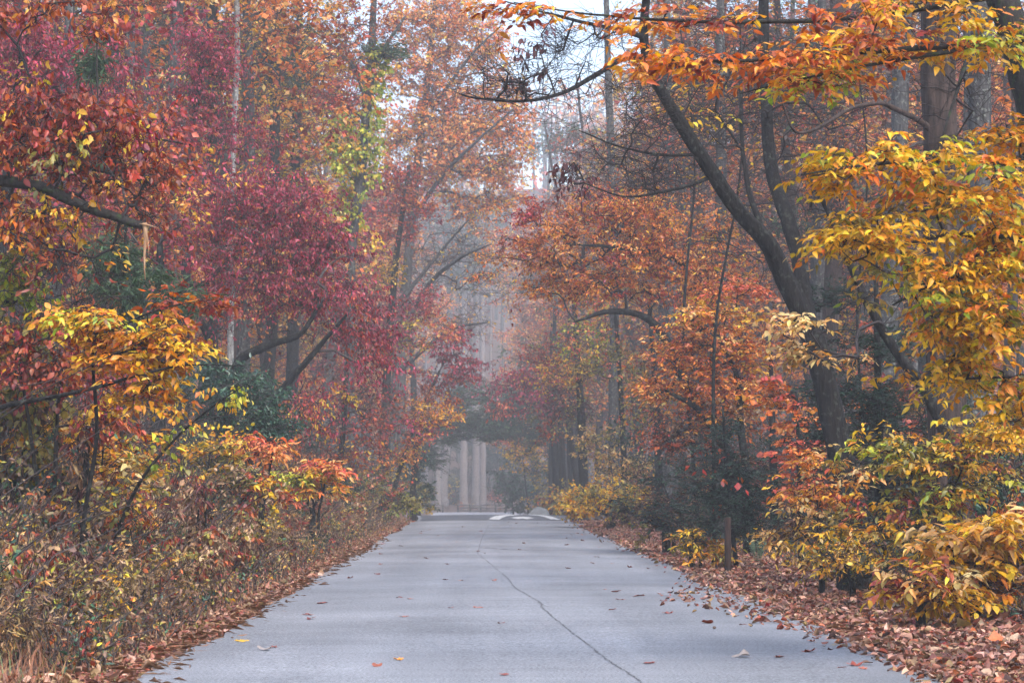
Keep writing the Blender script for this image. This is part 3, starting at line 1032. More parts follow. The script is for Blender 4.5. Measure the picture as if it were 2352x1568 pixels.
# mid-distance understorey on that side
for k, (x, d, wpx, lab, bl) in enumerate([
        (1512, 74, 17, 'straight dark trunk rising from the low yellow brush past the post',
         [(1500, 900, 70, 60, 20, 'olive', 3), (1540, 830, 80, 60, 20, 'brown', 2), (1470, 1000, 70, 60, 20, 'hemlock', 4)]),
        (1432, 86, 15, 'crooked dark tree with tan leaves above the litter verge',
         [(1400, 1030, 70, 40, 34, 'tan', 6), (1430, 1080, 60, 40, 28, 'tan', 5), (1400, 840, 80, 60, 36, 'olive', 5), (1350, 790, 60, 40, 20, 'yellowgreen', 4), (1470, 960, 60, 50, 20, 'olive', 4)]),
        (1338, 100, 22, 'dark bent tree with rust and yellow leaves where the verge narrows',
         [(1300, 860, 60, 50, 36, 'gold', 5), (1260, 820, 50, 40, 26, 'redrust', 4), (1320, 930, 70, 50, 32, 'maroon', 5), (1270, 980, 40, 40, 18, 'rust', 4), (1350, 700, 80, 50, 22, 'coral', 2), (1290, 780, 70, 40, 18, 'brown', 2)]),
        ]):
    t = Tree('roadside_tree', lab, d=d, seed=40 + k, bark=M_BARK_DARK, twig=M_TWIG, tip=.006)
    t.stem([(x - 20, 700, wpx * .5), (x - 6, 900, wpx * .8), (x, 1040, wpx), (x + 4, 1160, wpx * 1.1)], ground=True, sides=8)
    for (bx, by, rx, ry, n, pal, mn) in bl:
        t.blob(bx, by, rx, ry, n, [(pal, 3), ('olive', 1)], Mn=mn)
    t.build(style='mix', ll=.14, K=6, tl=.6, shape='far')

for k, (x, d, wpx, xt, lab) in enumerate([(1282, 140, 17, 1272, 'dark straight pine trunk beside the boulder'), (1297, 146, 13, 1290, 'slimmer dark pine trunk touching the one beside the boulder'), (1312, 150, 10, 1306, 'thin dark trunk deeper behind the pair of dark pines'), (1334, 128, 14, 1310, 'dark trunk forking outward past the pair of dark pines')]):
    t = Tree('pine_tree', lab, d=d, seed=50 + k, bark=M_BARK_DARK, tip=.01)
    t.stem([(xt - 6, 760, wpx * .4), (xt - 3, 880, wpx * .8), (xt, 1000, wpx), (x, 1170, wpx * 1.15)], ground=True, sides=8)
    t.blob(xt, 880, 60, 90, 46, [('rust', 1), ('pine', 1), ('orange', 1)], Mn=7)
    t.build(style='mix', ll=.2, K=6, tl=1.1, shape='far')

# low shrubs on that side
sh = [
    ('spicebush', 'bright yellow shrub with long pointed leaves at the litter edge', 27, 2230, 1400, [(2200, 1255, 120, 60, 24, [('gold', 4), ('tan', 2)]), (2290, 1215, 90, 55, 26, [('gold', 4), ('tan', 2)]), (2260, 1330, 90, 50, 22, [('gold', 3), ('amber', 2), ('brown', 1)])], dict(ll=.17, wr=.5, style='flat', parts=220)),
    ('spicebush', 'small yellow-brown shrub leaning low over the leaf litter', 26, 2110, 1395, [(2110, 1330, 70, 35, 15, [('gold', 3), ('rust', 1), ('tan', 2)]), (2170, 1370, 60, 30, 11, [('gold', 3), ('brown', 1)])], dict(ll=.15, wr=.5, style='flat', parts=120)),
    ('witch_hazel', 'broad shrub of yellow-green leaves below the golden beech boughs', 29, 2120, 1330, [(2080, 1050, 150, 60, 32, [('olive', 2), ('yellowgreen', 1.5), ('gold', 2)]), (2190, 1090, 140, 80, 32, [('olive', 2), ('yellowgreen', 1), ('gold', 2), ('rust', 1)]), (2050, 1170, 150, 66, 28, [('olive', 2), ('gold', 2), ('rust', 1)]), (2260, 1000, 90, 50, 26, [('gold', 3), ('olive', 1)])], dict(ll=.11, wr=.58, style='flat', parts=260)),
    ('witch_hazel', 'tan and yellow shrub in front of the leaning tree base', 33, 1890, 1290, [(1890, 1110, 100, 64, 26, [('tan', 2), ('amber', 2), ('orange', 1)]), (1840, 1200, 100, 60, 19, [('tan', 2), ('gold', 1), ('brown', 1)]), (1980, 1250, 140, 60, 22, [('olive', 2), ('gold', 2), ('hemlock', 1)])], dict(ll=.11, wr=.55, style='flat', parts=200)),
    ('blueberry_bush', 'low olive bush with pale leaves between the fern and yellow shrub', 32, 1960, 1340, [(1930, 1280, 90, 36, 26, [('tan', 1), ('olive', 2), ('gold', 1)]), (2030, 1300, 90, 40, 26, [('olive', 2), ('green', 1), ('brown', 1)])], dict(ll=.09, wr=.5, style='mix', parts=100)),
    ('seedling_shrub', 'small yellow-leaved seedling beside the brown wooden post', 43, 1600, 1290, [(1590, 1240, 36, 26, 12, [('gold', 2), ('olive', 2)]), (1640, 1265, 50, 22, 12, [('gold', 2), ('olive', 1)])], dict(ll=.12, wr=.5, style='flat', parts=60)),
    ('brush', 'tangled yellow brush along the litter verge near the crest', 80, 1400, 1195, [(1380, 1140, 70, 40, 60, [('olive', 2), ('gold', 2), ('brown', 1)]), (1450, 1150, 60, 40, 50, [('olive', 2), ('gold', 2), ('brown', 1)]), (1330, 1160, 50, 26, 34, [('gold', 2), ('tan', 1)])], dict(ll=.13, wr=.6, style='mix', shape='far')),
    ('brush', 'dim shrub of dark leaves crowding behind the brown wooden post', 52, 1540, 1225, [(1550, 1180, 60, 40, 26, [('green', 2), ('brown', 2)]), (1470, 1180, 60, 40, 26, [('brown', 2), ('hemlock', 2), ('olive', 1)])], dict(ll=.12, wr=.6, style='mix', shape='far')),
    ('laurel_bush', 'dark green laurel clump under the golden boughs by the trunk base', 35, 2200, 1240, [(2180, 1180, 130, 70, 40, [('green', 2), ('hemlock', 2), ('brown', 1)]), (2300, 1120, 90, 90, 30, [('green', 2), ('hemlock', 2), ('olive', 1)])], dict(ll=.11, wr=.4, style='mix', shape='mid')),
]
for k, (nm, lab, d, x, y, bl, kw) in enumerate(sh):
    t = Tree(nm, lab, 'shrub', d=d, seed=60 + k, twig=M_TWIG_DARK, tip=.0045)
    for m in range(4):
        b0 = bl[m % len(bl)]
        t.stem([(b0[0] + t.rng.uniform(-30, 30), b0[1], 3, t.rng.uniform(-.4, .4)), ((b0[0] + x) / 2 + t.rng.uniform(-20, 20), (b0[1] + y) / 2, 5), (x + t.rng.uniform(-15, 15), y - 10, 8)], 'stem', ground=True, sides=5)
    for (bx, by, rx, ry, n, pal) in bl:
        t.blob(bx, by, rx, ry, n, pal)
    kk = dict(K=5, Mn=7, tl=.36, shape='near' if d < 40 else 'mid', step=.3)
    kk.update(kw)
    t.build(crown='foliage', **kk)

# wooden post
p = on_road(1672, 1302)
post = empty('wooden_post', (p[0], p[1], float(gz(*p))), 'short square brown wooden post at the edge of the leaf litter', 'post')
hw, hh = 0.052, 0.95
vv = []
for (z, s) in [(-.15, 1), (hh - .03, 1), (hh, .7)]:
    for (sx, sy) in [(-1, -1), (1, -1), (1, 1), (-1, 1)]:
        vv.append((sx * hw * s, sy * hw * s, z))
ff = [(a + b, a + (b + 1) % 4, a + 4 + (b + 1) % 4, a + 4 + b) for a in (0, 4) for b in range(4)] + [(8, 9, 10, 11)]
obj('post_shaft', mesh('post_shaft', np.array(vv), np.array(ff), M_POST), post)

# ------------------------------------------------------------------ trees on the weedy bank side
t = Tree('broken_limb_tree', 'rust-leaved tree whose thick broken limb juts in above the weedy bank', d=26, seed=71, bark=M_BARK_MOSS, twig=M_TWIG_DARK, tip=.0045)
t.stem([(-520, -200, 80), (-500, 330, 92), (-480, 900, 104), (-470, 1300, 120)], ground=True, sides=12)
t.stem([(326, 517, 17, -.4), (258, 496, 21, -.3), (180, 470, 23, -.2), (100, 432, 25, -.1), (0, 416, 27), (-200, 390, 34), (-500, 420, 50)], 'broken_limb', sides=12, rough=.09)
t.stem([(333, 642, 2, -.4), (331, 600, 5, -.4), (334, 545, 8, -.4), (329, 510, 10, -.4)], 'splinter', sides=5, rough=.3, mat=M_WOOD_TORN)
t.stem([(342, 590, 1.5, -.38), (339, 550, 4, -.38), (330, 512, 7, -.38)], 'splinter', sides=4, rough=.3, mat=M_WOOD_TORN)
t.stem([(362, 524, 1.5, -.42), (345, 519, 4, -.42), (322, 514, 8, -.42)], 'splinter', sides=4, rough=.3, mat=M_WOOD_TORN)
t.stem([(374, 432, 16, 3), (330, 412, 18, 3.2), (200, 380, 22, 3.5), (-300, 300, 40, 2)], 'branch', sides=9)
t.stem([(420, 330, 4, 1), (250, 300, 9, .8), (60, 290, 14, .5), (-490, 200, 40)], 'branch', sides=7)
rp = [('rust', 4), ('redrust', 2), ('crimson', .7), ('gold', .5)]
t.blob(80, 260, 140, 60, 42, rp).blob(230, 300, 130, 70, 42, rp).blob(120, 360, 150, 50, 34, rp + [('olive', 2)]).blob(320, 390, 90, 50, 20, rp).blob(60, 520, 120, 70, 30, [('rust', 2), ('amber', 2), ('gold', 1)])
t.blob(240, 420, 160, 90, 26, [('brown', 1)], Mn=0).blob(130, 600, 150, 90, 30, [('rust', 1)], Mn=1).blob(340, 480, 60, 60, 8, [('rust', 1)], Mn=2)
t.blob(40, 30, 90, 40, 12, [('orange', 1), ('rust', 1)]).blob(200, 40, 60, 40, 8, [('orange', 1), ('rust', 1)])
t.blob(255, 580, 70, 30, 5, [('gold', 1)], K=3, Mn=2, style='flat')
t.build(style='hang', ll=.096, wr=.6, K=5, Mn=6, tl=.38, shape='near', parts=280, step=.3, upbias=0)

t = Tree('beech_sapling', 'glowing gold beech sapling hanging over the weedy bank', d=24, seed=72, bark=M_BARK_DARK, twig=M_TWIG_DARK, tip=.004)
t.stem([(260, 690, 4), (214, 800, 7), (222, 1000, 9), (190, 1220, 11)], ground=True, sides=7)
t.stem([(460, 690, 2, -.2), (350, 715, 5, -.1), (235, 770, 8)], 'branch', sides=5).stem([(420, 810, 2, -.3), (320, 800, 5, -.2), (215, 830, 8)], 'branch', sides=5)
t.stem([(600, 842, 2, -.3), (430, 838, 4, -.3), (330, 858, 7, -.3), (200, 895, 9, -.3), (0, 935, 12, -.2), (-120, 960, 14, 0)], 'long_twig', sides=6)
gl = [('amber', 3), ('gold', 5), ('orange', 1)]
t.blob(230, 735, 120, 32, 26, gl + [('yellowgreen', .6)]).blob(330, 770, 90, 40, 28, gl).blob(370, 830, 70, 36, 18, gl).blob(330, 900, 55, 36, 13, gl).blob(440, 695, 80, 16, 9, [('orange', 2), ('rust', 2)], rd=.25).blob(250, 810, 100, 40, 14, gl + [('rust', 1)])
t.build(style='flat', ll=.105, wr=.56, K=4, Mn=7, tl=.32, shape='near', parts=280, step=.25, upbias=.1)

t = Tree('rust_shrub', 'twiggy shrub of red-brown leaves below the gold beech sapling', 'shrub', d=26, seed=73, twig=M_TWIG_DARK, tip=.004)
t.stem([(140, 850, 6), (130, 1000, 9), (120, 1250, 13)], 'stem', ground=True, sides=6).stem([(40, 800, 5), (70, 1000, 8), (110, 1250, 12)], 'stem', sides=6)
t.blob(130, 860, 150, 60, 36, rp).blob(60, 780, 80, 60, 20, rp + [('olive', 2)]).blob(240, 960, 60, 50, 14, rp).blob(180, 700, 130, 60, 20, [('brown', 1)], Mn=0)
t.build(style='hang', ll=.085, wr=.7, K=5, Mn=6, tl=.32, shape='near', parts=150, step=.25, crown='foliage')
t = Tree('vine_shrub', 'yellow-green vine-draped shrub at the edge of the frame under the broken limb', 'shrub', d=27, seed=74, twig=M_TWIG_DARK, tip=.004)
t.stem([(-30, 560, 6), (-10, 900, 10), (0, 1280, 14)], 'stem', ground=True, sides=6)
t.blob(40, 640, 80, 60, 22, [('yellowgreen', 2), ('olive', 2)]).blob(10, 780, 90, 80, 26, [('olive', 2), ('gold', 1)]).blob(30, 920, 90, 80, 26, [('olive', 3), ('brown', 1)]).blob(20, 1060, 110, 70, 26, [('olive', 2), ('green', 1), ('brown', 1)])
t.build(style='hang', ll=.10, wr=.85, K=5, Mn=6, tl=.36, shape='near', parts=160, step=.25, crown='foliage')
t = Tree('vine_sapling', 'arching sapling strung with a line of small yellow-green leaves', 'shrub', d=27, seed=75, twig=M_TWIG_DARK, tip=.0035)
t.stem([(560, 885, 2, -.2), (480, 940, 4, -.1), (400, 1010, 6), (320, 1110, 8), (260, 1260, 11)], 'stem', ground=True, sides=6)
t.blob(520, 920, 40, 28, 6, [('yellowgreen', 2), ('gold', 1)], rd=.2).blob(430, 960, 50, 24, 6, [('yellowgreen', 1), ('gold', 2)], rd=.2).blob(350, 1050, 60, 50, 9, [('olive', 2), ('yellowgreen', 1)]).blob(270, 1140, 70, 60, 8, [('olive', 2), ('straw', 2)])
t.build(style='hang', ll=.085, wr=.7, K=3, Mn=5, tl=.25, shape='near', parts=140, step=.25, crown='foliage')

# magenta and crimson dogwoods
cp = [('crimson', 5), ('magenta', 1), ('redrust', .8)]
t = Tree('dogwood_tree', 'magenta dogwood crown filling the upper corner behind the broken limb tree', d=44, seed=76, twig=M_TWIG, tip=.006)
t.stem([(60, 60, 10), (20, 350, 22), (-10, 800, 30), (-20, 1150, 36)], ground=True, sides=8)
t.blob(60, 130, 130, 70, 76, [('magenta', 2), ('crimson', 3)]).blob(120, 210, 100, 50, 40, cp).blob(210, 160, 90, 80, 30, cp + [('rust', 1)]).blob(30, 60, 90, 50, 24, cp + [('rust', 2)])
t.build(style='hang', ll=.098, wr=.5, K=5, Mn=8, tl=.55)
t = Tree('dogwood_tree', 'broad crimson dogwood spreading over the bank with dark forked limbs', d=50, seed=77, bark=M_BARK_DARK, twig=M_TWIG, tip=.006)
t.stem([(740, 690, 7, -.6), (690, 766, 13, -.4), (620, 792, 18, -.2), (545, 835, 22), (530, 950, 26), (520, 1080, 30)], ground=True, sides=9)
t.stem([(800, 720, 5, -.8), (760, 764, 10, -.6), (705, 830, 15, -.4), (650, 892, 18, -.2), (600, 980, 22), (525, 1080, 26)], 'branch', sides=8)
t.stem([(560, 560, 6, .4), (470, 650, 14, .3), (430, 660, 14, .3), (480, 780, 18, .2), (528, 900, 22)], 'branch', sides=7)
t.blob(540, 450, 130, 60, 66, cp).blob(650, 480, 130, 60, 70, cp).blob(480, 540, 100, 60, 46, cp).blob(620, 570, 150, 60, 76, cp).blob(740, 570, 90, 60, 46, cp).blob(560, 650, 150, 60, 60, cp).blob(700, 660, 110, 50, 46, cp).blob(790, 700, 90, 50, 40, cp).blob(840, 770, 70, 40, 28, cp)
t.blob(520, 740, 120, 50, 26, cp, Mn=2).blob(720, 930, 60, 70, 30, [('crimson', 2), ('gold', 1), ('coral', 1)]).blob(620, 720, 200, 80, 36, cp, Mn=0, tl=.7).blob(850, 830, 60, 40, 18, cp)
t.build(style='hang', ll=.092, wr=.52, K=5, Mn=8, tl=.55)
t = Tree('dogwood_tree', 'upper crimson dogwood crown beside the pale slender trunk', d=57, seed=78, twig=M_TWIG, tip=.006)
t.stem([(470, 90, 10), (440, 350, 18), (425, 700, 24), (420, 1100, 28)], ground=True, sides=8)
t.blob(470, 90, 80, 50, 46, cp).blob(500, 150, 70, 40, 34, cp).blob(460, 210, 90, 60, 46, cp).blob(430, 310, 130, 60, 54, cp + [('redrust', 1)]).blob(400, 400, 120, 70, 40, cp + [('rust', 2)]).blob(560, 340, 70, 60, 24, cp).blob(330, 250, 100, 80, 30, [('rust', 2), ('crimson', 1), ('gold', 1)])
t.build(style='hang', ll=.096, wr=.52, K=5, Mn=8, tl=.55)

t = Tree('slender_tree', 'pale grey slender trunk rising straight out of the crimson dogwoods', d=70, seed=79, bark=M_BARK_PALE, tip=.006)
t.stem([(543, -120, 12), (545, 60, 13), (544, 150, 14), (538, 280, 14), (534, 420, 14), (530, 800, 16), (528, 1100, 18)], ground=True, sides=10)
t.blob(500, -200, 220, 120, 60, [('gold', 2), ('rust', 1)]).blob(560, 60, 80, 60, 14, [('gold', 2), ('olive', 1)], Mn=4).build(style='mix', ll=.14, shape='far', tl=.8)
for k, (x0, x1, wpx, d, lab) in enumerate([(300, 285, 26, 66, 'grey-brown trunk in the upper corner behind the magenta crown'), (490, 480, 24, 78, 'dark trunk half hidden by the upper crimson crown'), (636, 618, 26, 84, 'dark leaning trunk amid the yellow leaves near the top'), (368, 362, 32, 46, 'dark purplish trunk standing behind the gold beech sapling'), (312, 306, 26, 48, 'warm brown trunk standing just behind the gold beech leaves')]):
    t = Tree('forest_tree', lab, d=d, seed=80 + k, bark=[M_BARK_GREY, M_BARK_DARK, M_BARK_DARK, M_BARK_DARK, M_BARK_BROWN][k], tip=.007)
    tp_ = -120 if k < 3 else 560
    t.stem([(x0, tp_, wpx * (.8 if k < 3 else .4)), (x0, tp_ + 120, wpx * .9), ((x0 + x1) / 2, 700, wpx), (x1, 860, wpx * 1.05), (x1, 1080, wpx * 1.15)], ground=True, sides=10)
    t.blob(x0 - 30, 200 if k < 3 else 480, 170, 150, 34, [[('gold', 2), ('rust', 2)], [('gold', 3), ('olive', 1)], [('gold', 3), ('olive', 1), ('rust', 1)], [('rust', 2), ('crimson', 1)], [('rust', 2), ('gold', 1)]][k], Mn=5)
    t.blob(x0, -160 if k < 3 else 420, 260 if k < 3 else 120, 120, 30 if k < 3 else 12, [('gold', 1), ('orange', 1)])
    t.build(style='mix', ll=.135, tl=.8, shape='mid' if d < 60 else 'far')

t = Tree('yellow_tree', 'tall yellow-leaved tree between the pale slender trunk and vine-clad trunk', d=92, seed=86, bark=M_BARK_DARK, tip=.008)
t.stem([(690, 0, 14), (680, 300, 22), (672, 800, 28), (668, 1080, 32)], ground=True)
yp = [('gold', 4), ('tan', 1), ('olive', 1.4), ('rust', .6)]
for (x, y, rx, ry, n) in [(600, 100, 80, 80, 44), (680, 150, 80, 90, 48), (640, 280, 90, 80, 50), (720, 320, 70, 70, 36), (690, 430, 70, 60, 30), (610, 380, 60, 60, 24), (740, 60, 70, 70, 34)]:
    t.blob(x, y, rx, ry, n, yp)
t.build(style='mix', ll=.16, K=5, Mn=6, tl=.8, shape='far', wr=.75)

t = Tree('vine_clad_tree', 'grey curving trunk clad in yellow-green vine leaves', d=85, seed=87, bark=M_BARK_GREY, tip=.008)
t.stem([(862, -60, 12), (856, 60, 16), (850, 180, 20), (838, 300, 20), (826, 420, 24), (812, 520, 24), (805, 640, 23), (800, 1080, 28)], ground=True, sides=10)
t.stem([(740, 120, 5), (800, 140, 10), (835, 200, 14), (842, 250, 16)], 'branch').stem([(930, 40, 5), (890, 100, 9), (854, 160, 14)], 'branch')
vk = dict(ll=.16, wr=.8, K=4, Mn=6, tl=.5, style='hang', part='vine')
t.blob(862, 180, 26, 70, 28, [('yellowgreen', 1)], **vk).blob(796, 330, 40, 90, 54, [('yellowgreen', 2), ('gold', 1)], **vk).blob(856, 330, 22, 100, 32, [('yellowgreen', 1)], **vk).blob(796, 450, 48, 80, 48, [('yellowgreen', 2), ('gold', 1)], **vk).blob(780, 540, 30, 40, 10, [('gold', 1)], **vk).blob(855, 560, 12, 40, 6, [('gold', 2), ('tan', 1)], **vk)
t.blob(830, 50, 110, 60, 50, [('rust', 3), ('orange', 2), ('redrust', 2)]).blob(770, 240, 70, 50, 34, [('redrust', 3), ('coral', 1)]).blob(800, 160, 80, 40, 20, [('gold', 2), ('rust', 1)]).blob(880, 120, 40, 24, 22, [('pine', 1)], style='needle', wr=.2, Mn=12, ll=.2, part='needles').blob(740, 640, 70, 50, 20, cp)
t.build(style='mix', ll=.15, K=5, Mn=6, tl=.7, shape='far')

t = Tree('oak_tree', 'big hazy orange tree leaning its crown toward the misty gap', d=128, seed=88, bark=M_BARK_GREY, twig=M_TWIG, tip=.010)
t.stem([(1010, -100, 9), (985, 150, 14), (950, 450, 19), (922, 800, 25), (912, 1100, 30)], ground=True)
t.stem([(1180, 250, 3, -4), (1100, 320, 6, -3), (1020, 400, 9, -1), (950, 500, 12)], 'branch').stem([(1150, 60, 3, -3), (1080, 130, 6, -2), (990, 250, 9)], 'branch')
pp = [('peach', 6), ('orange', 1.5), ('gold', 1), ('coral', .4)]
for (x, y, rx, ry, n) in [(960, 40, 110, 60, 46), (1060, 60, 90, 70, 46), (940, 150, 100, 70, 46), (1040, 180, 100, 80, 54), (1120, 120, 70, 60, 26), (990, 280, 100, 70, 50), (1090, 300, 100, 70, 52), (1160, 240, 60, 50, 24), (1030, 390, 100, 60, 42), (1140, 380, 80, 60, 34), (1170, 300, 50, 40, 18), (920, 330, 80, 80, 30), (1110, 460, 90, 40, 24)]:
    t.blob(x, y, rx, ry, int(n * 1.7), pp)
t.blob(1060, 560, 130, 80, 34, pp, Mn=2)
t.build(style='mix', ll=.2, K=6, Mn=6, tl=1.0, shape='far', wr=.7)

t = Tree('red_oak_tree', 'rust red tree under the big hazy orange crown', d=100, seed=89, bark=M_BARK_DARK, tip=.008)
t.stem([(940, 380, 9), (910, 600, 15), (890, 850, 20), (880, 1080, 24)], ground=True)
rr = [('redrust', 4), ('orange', 1.4), ('crimson', 1.2)]
for (x, y, rx, ry, n, pl) in [(920, 420, 60, 70, 38, rr), (960, 480, 50, 50, 24, rr), (890, 530, 60, 50, 26, rr), (960, 690, 55, 40, 24, cp + [('redrust', 2)]), (870, 640, 70, 60, 26, yp), (930, 780, 60, 50, 22, yp), (890, 740, 70, 60, 28, cp), (1000, 750, 50, 50, 20, [('coral', 1), ('peach', 1)])]:
    t.blob(x, y, rx, ry, n, pl)
t.build(style='mix', ll=.16, K=5, Mn=6, tl=.7, shape='far')
t = Tree('bare_tree', 'bare grey-twigged tree stretching limbs into the misty gap', d=112, seed=90, bark=M_BARK_GREY, twig=M_TWIG, tip=.010)
t.stem([(945, 560, 9), (915, 750, 15), (900, 1080, 22)], ground=True)
t.stem([(1130, 560, 4, -3), (1060, 590, 8, -2), (980, 660, 11), (912, 780, 14)], 'branch').stem([(1120, 740, 4, -2), (1030, 760, 8, -1), (905, 860, 13)], 'branch').stem([(1080, 500, 3, -1), (1010, 580, 7), (930, 680, 11)], 'branch')
t.blob(1010, 580, 110, 70, 44, [('brown', 1)], Mn=0).blob(1080, 640, 80, 60, 36, [('gold', 1)], Mn=1).blob(1070, 740, 80, 50, 30, [('gold', 1), ('olive', 1)], Mn=1).blob(960, 640, 70, 70, 26, [('brown', 1)], Mn=0)
t.build(style='mix', ll=.15, K=6, tl=1.1, shape='far', tw_r=.0045)
t = Tree('dogwood_tree', 'small crimson dogwood overhanging the road edge before the green tunnel', d=104, seed=91, twig=M_TWIG, tip=.008)
t.stem([(1010, 850, 6), (970, 950, 10), (950, 1100, 14)], ground=True)
t.blob(1040, 800, 50, 40, 30, cp).blob(1060, 850, 40, 34, 22, cp).blob(1010, 870, 50, 40, 20, cp + [('rust', 3)]).blob(990, 920, 60, 30, 24, [('orange', 2), ('rust', 2)])
t.build(style='hang', ll=.16, K=5, Mn=6, tl=.6, shape='far')
t = Tree('maple_tree', 'little maple with bright amber and coral leaves at the tunnel mouth', d=92, seed=92, twig=M_TWIG, tip=.007)
t.stem([(960, 960, 5), (930, 1040, 9), (905, 1130, 12)], ground=True)
t.blob(1000, 960, 50, 26, 26, [('amber', 3), ('gold', 1)]).blob(950, 990, 60, 30, 24, [('coral', 2), ('orange', 1), ('magenta', 1)]).blob(930, 1040, 50, 30, 18, [('coral', 1), ('orange', 2), ('gold', 1)]).blob(890, 960, 70, 50, 26, [('rust', 2), ('brown', 2), ('crimson', 1)]).blob(900, 1070, 60, 40, 22, [('gold', 1), ('rust', 1), ('peach', 1)])
t.build(style='mix', ll=.15, K=5, Mn=6, tl=.6, shape='far')
t = Tree('mixed_tree', 'dusky tree with grey twigs and few red leaves over the bank', d=72, seed=93, twig=M_TWIG, tip=.007)
t.stem([(800, 800, 7), (790, 950, 12), (780, 1100, 16)], ground=True)
t.blob(820, 880, 80, 60, 30, [('brown', 1), ('crimson', 1)], Mn=2).blob(760, 960, 80, 60, 24, [('brown', 1)], Mn=1).blob(850, 960, 60, 60, 28, [('redrust', 2), ('crimson', 1), ('brown', 1)], Mn=4).blob(800, 1040, 80, 40, 24, [('gold', 1), ('rust', 2)], Mn=4)
t.build(style='mix', ll=.14, K=6, tl=.6, shape='far')

bk = [
    ('rhododendron', 'dark green glossy rhododendron under the crimson dogwood', 45, 560, 1130, [(500, 890, 70, 50, 40, [('green', 1)]), (560, 930, 90, 60, 66, [('green', 1)]), (610, 990, 70, 46, 46, [('green', 1)]), (520, 1020, 80, 50, 40, [('green', 3), ('brown', 1)])], dict(ll=.11, wr=.36, style='mix', Mn=8, leafm=M_LEAF_GLOSS, shape='mid')),
    ('sumac', 'bright coral sapling sprig in front of the dark rhododendron', 40, 600, 1190, [(610, 1030, 60, 22, 14, [('coral', 1), ('peach', 2)]), (560, 1020, 40, 22, 7, [('coral', 1), ('peach', 2)])], dict(ll=.15, wr=.42, style='flat', shape='near')),
    ('sumac', 'coral and yellow-green sapling low on the weedy bank', 48, 720, 1180, [(740, 1075, 50, 24, 12, [('coral', 1), ('peach', 2)]), (690, 1095, 60, 24, 22, [('yellowgreen', 2), ('gold', 2)]), (720, 1120, 50, 20, 9, [('peach', 1), ('gold', 1)])], dict(ll=.15, wr=.45, style='flat', shape='mid')),
    ('sapling_bush', 'bush of yellow and orange leaves beside the coral sapling sprig', 38, 480, 1230, [(490, 1040, 60, 40, 14, [('gold', 1), ('olive', 1)]), (500, 1100, 90, 40, 20, [('orange', .6), ('straw', 2), ('olive', 2)]), (580, 1120, 60, 40, 16, [('gold', 1), ('rust', 1), ('olive', 1), ('straw', 1)])], dict(ll=.11, wr=.6, style='mix', shape='mid')),
    ('evergreen_bush', 'dark evergreen bush at the bank side of the tunnel mouth', 118, 962, 1180, [(955, 1060, 30, 50, 56, [('hemlock', 2), ('green', 1)]), (965, 1130, 34, 40, 50, [('hemlock', 1), ('green', 1), ('olive', 1)])], dict(ll=.17, wr=.4, style='mix', shape='far')),
    ('brush', 'green and ochre brush thinning out along the bank near the crest', 84, 880, 1190, [(880, 1130, 60, 34, 40, [('green', 1), ('olive', 2), ('coral', 1)]), (820, 1120, 60, 40, 34, [('olive', 2), ('rust', 1), ('gold', 1)]), (930, 1160, 40, 24, 24, [('olive', 2), ('yellowgreen', 1)])], dict(ll=.13, wr=.5, style='mix', shape='far')),
]
for k, (nm, lab, d, x, y, bl, kw) in enumerate(bk):
    t = Tree(nm, lab, 'shrub', d=d, seed=100 + k, twig=M_TWIG_DARK, tip=.0045)
    for m in range(4):
        b0 = bl[m % len(bl)]
        t.stem([(b0[0] + t.rng.uniform(-20, 20), b0[1], 3, t.rng.uniform(-.4, .4)), ((b0[0] + x) / 2 + t.rng.uniform(-15, 15), (b0[1] + y) / 2, 5), (x + t.rng.uniform(-12, 12), y, 7)], 'stem', ground=True, sides=5)
    for (bx, by, rx, ry, n, pal) in bl:
        t.blob(bx, by, rx, ry, n, pal)
    kk = dict(K=5, Mn=7, tl=.36, shape='mid', step=.3)
    kk.update(kw)
    t.build(crown='foliage', **kk)
t = Tree('pine_sapling', 'soft green young pine behind the broken limb tree', d=36, seed=110, twig=M_TWIG, tip=.005)
t.stem([(290, 480, 5), (285, 700, 10), (280, 1100, 16)], ground=True)
t.blob(280, 600, 70, 60, 26, [('pine', 1)]).blob(430, 690, 60, 40, 14, [('pine', 1)]).blob(210, 160, 40, 40, 10, [('pine', 1)]).blob(300, 680, 70, 50, 18, [('pine', 1)])
t.build(style='mix', ll=.16, wr=.05, K=5, Mn=22, tl=.35, shape='far', leafm=M_NEEDLE)

# ------------------------------------------------------------------ the tunnel end: pines, green canopy, fence, boulder
for k, (x, xt, wpx, d, bk_) in enumerate([(1006, 1008, 11, 300, 0), (1018, 1032, 19, 304, 0), (1065, 1066, 16, 299, 0), (1093, 1094, 17, 302, 0), (1109, 1108, 14, 298, 0), (1128, 1127, 6, 320, 0), (980, 978, 6, 310, 0)]):
    lab = ['slimmer pale trunk at the far end beside the leaning pale pine', 'pale far pine trunk leaning outward behind the rail fence', 'lone pale far pine trunk in the middle of the road end', 'thickest pale far pine trunk of the touching pair', 'second pale far pine trunk of the touching pair', 'thin pale sapling trunk beyond the touching pair of pines', 'thin pale stem beyond the fence near the evergreen bush'][k]
    t = Tree('pine_tree', lab, d=d, seed=120 + k, bark=M_BARK_PINE, tip=.02)
    t.stem([(xt, 500, wpx * .6), (xt, 800, wpx * .85), ((x + xt) / 2, 1000, wpx), (x, 1120, wpx * 1.1)], ground=True, sides=10)
    t.blob(xt, 560, 60, 130, 40, [('pine', 2), ('hemlock', 1)], Mn=8).build(style='mix', ll=.4, wr=.3, K=5, tl=1.8, shape='far', leafm=M_NEEDLE)
t = Tree('hemlock_tree', 'hazy green hemlock arching over the far road from the bank side', d=165, seed=130, twig=M_TWIG, tip=.012)
t.stem([(940, 700, 8), (950, 900, 14), (955, 1120, 19)], ground=True)
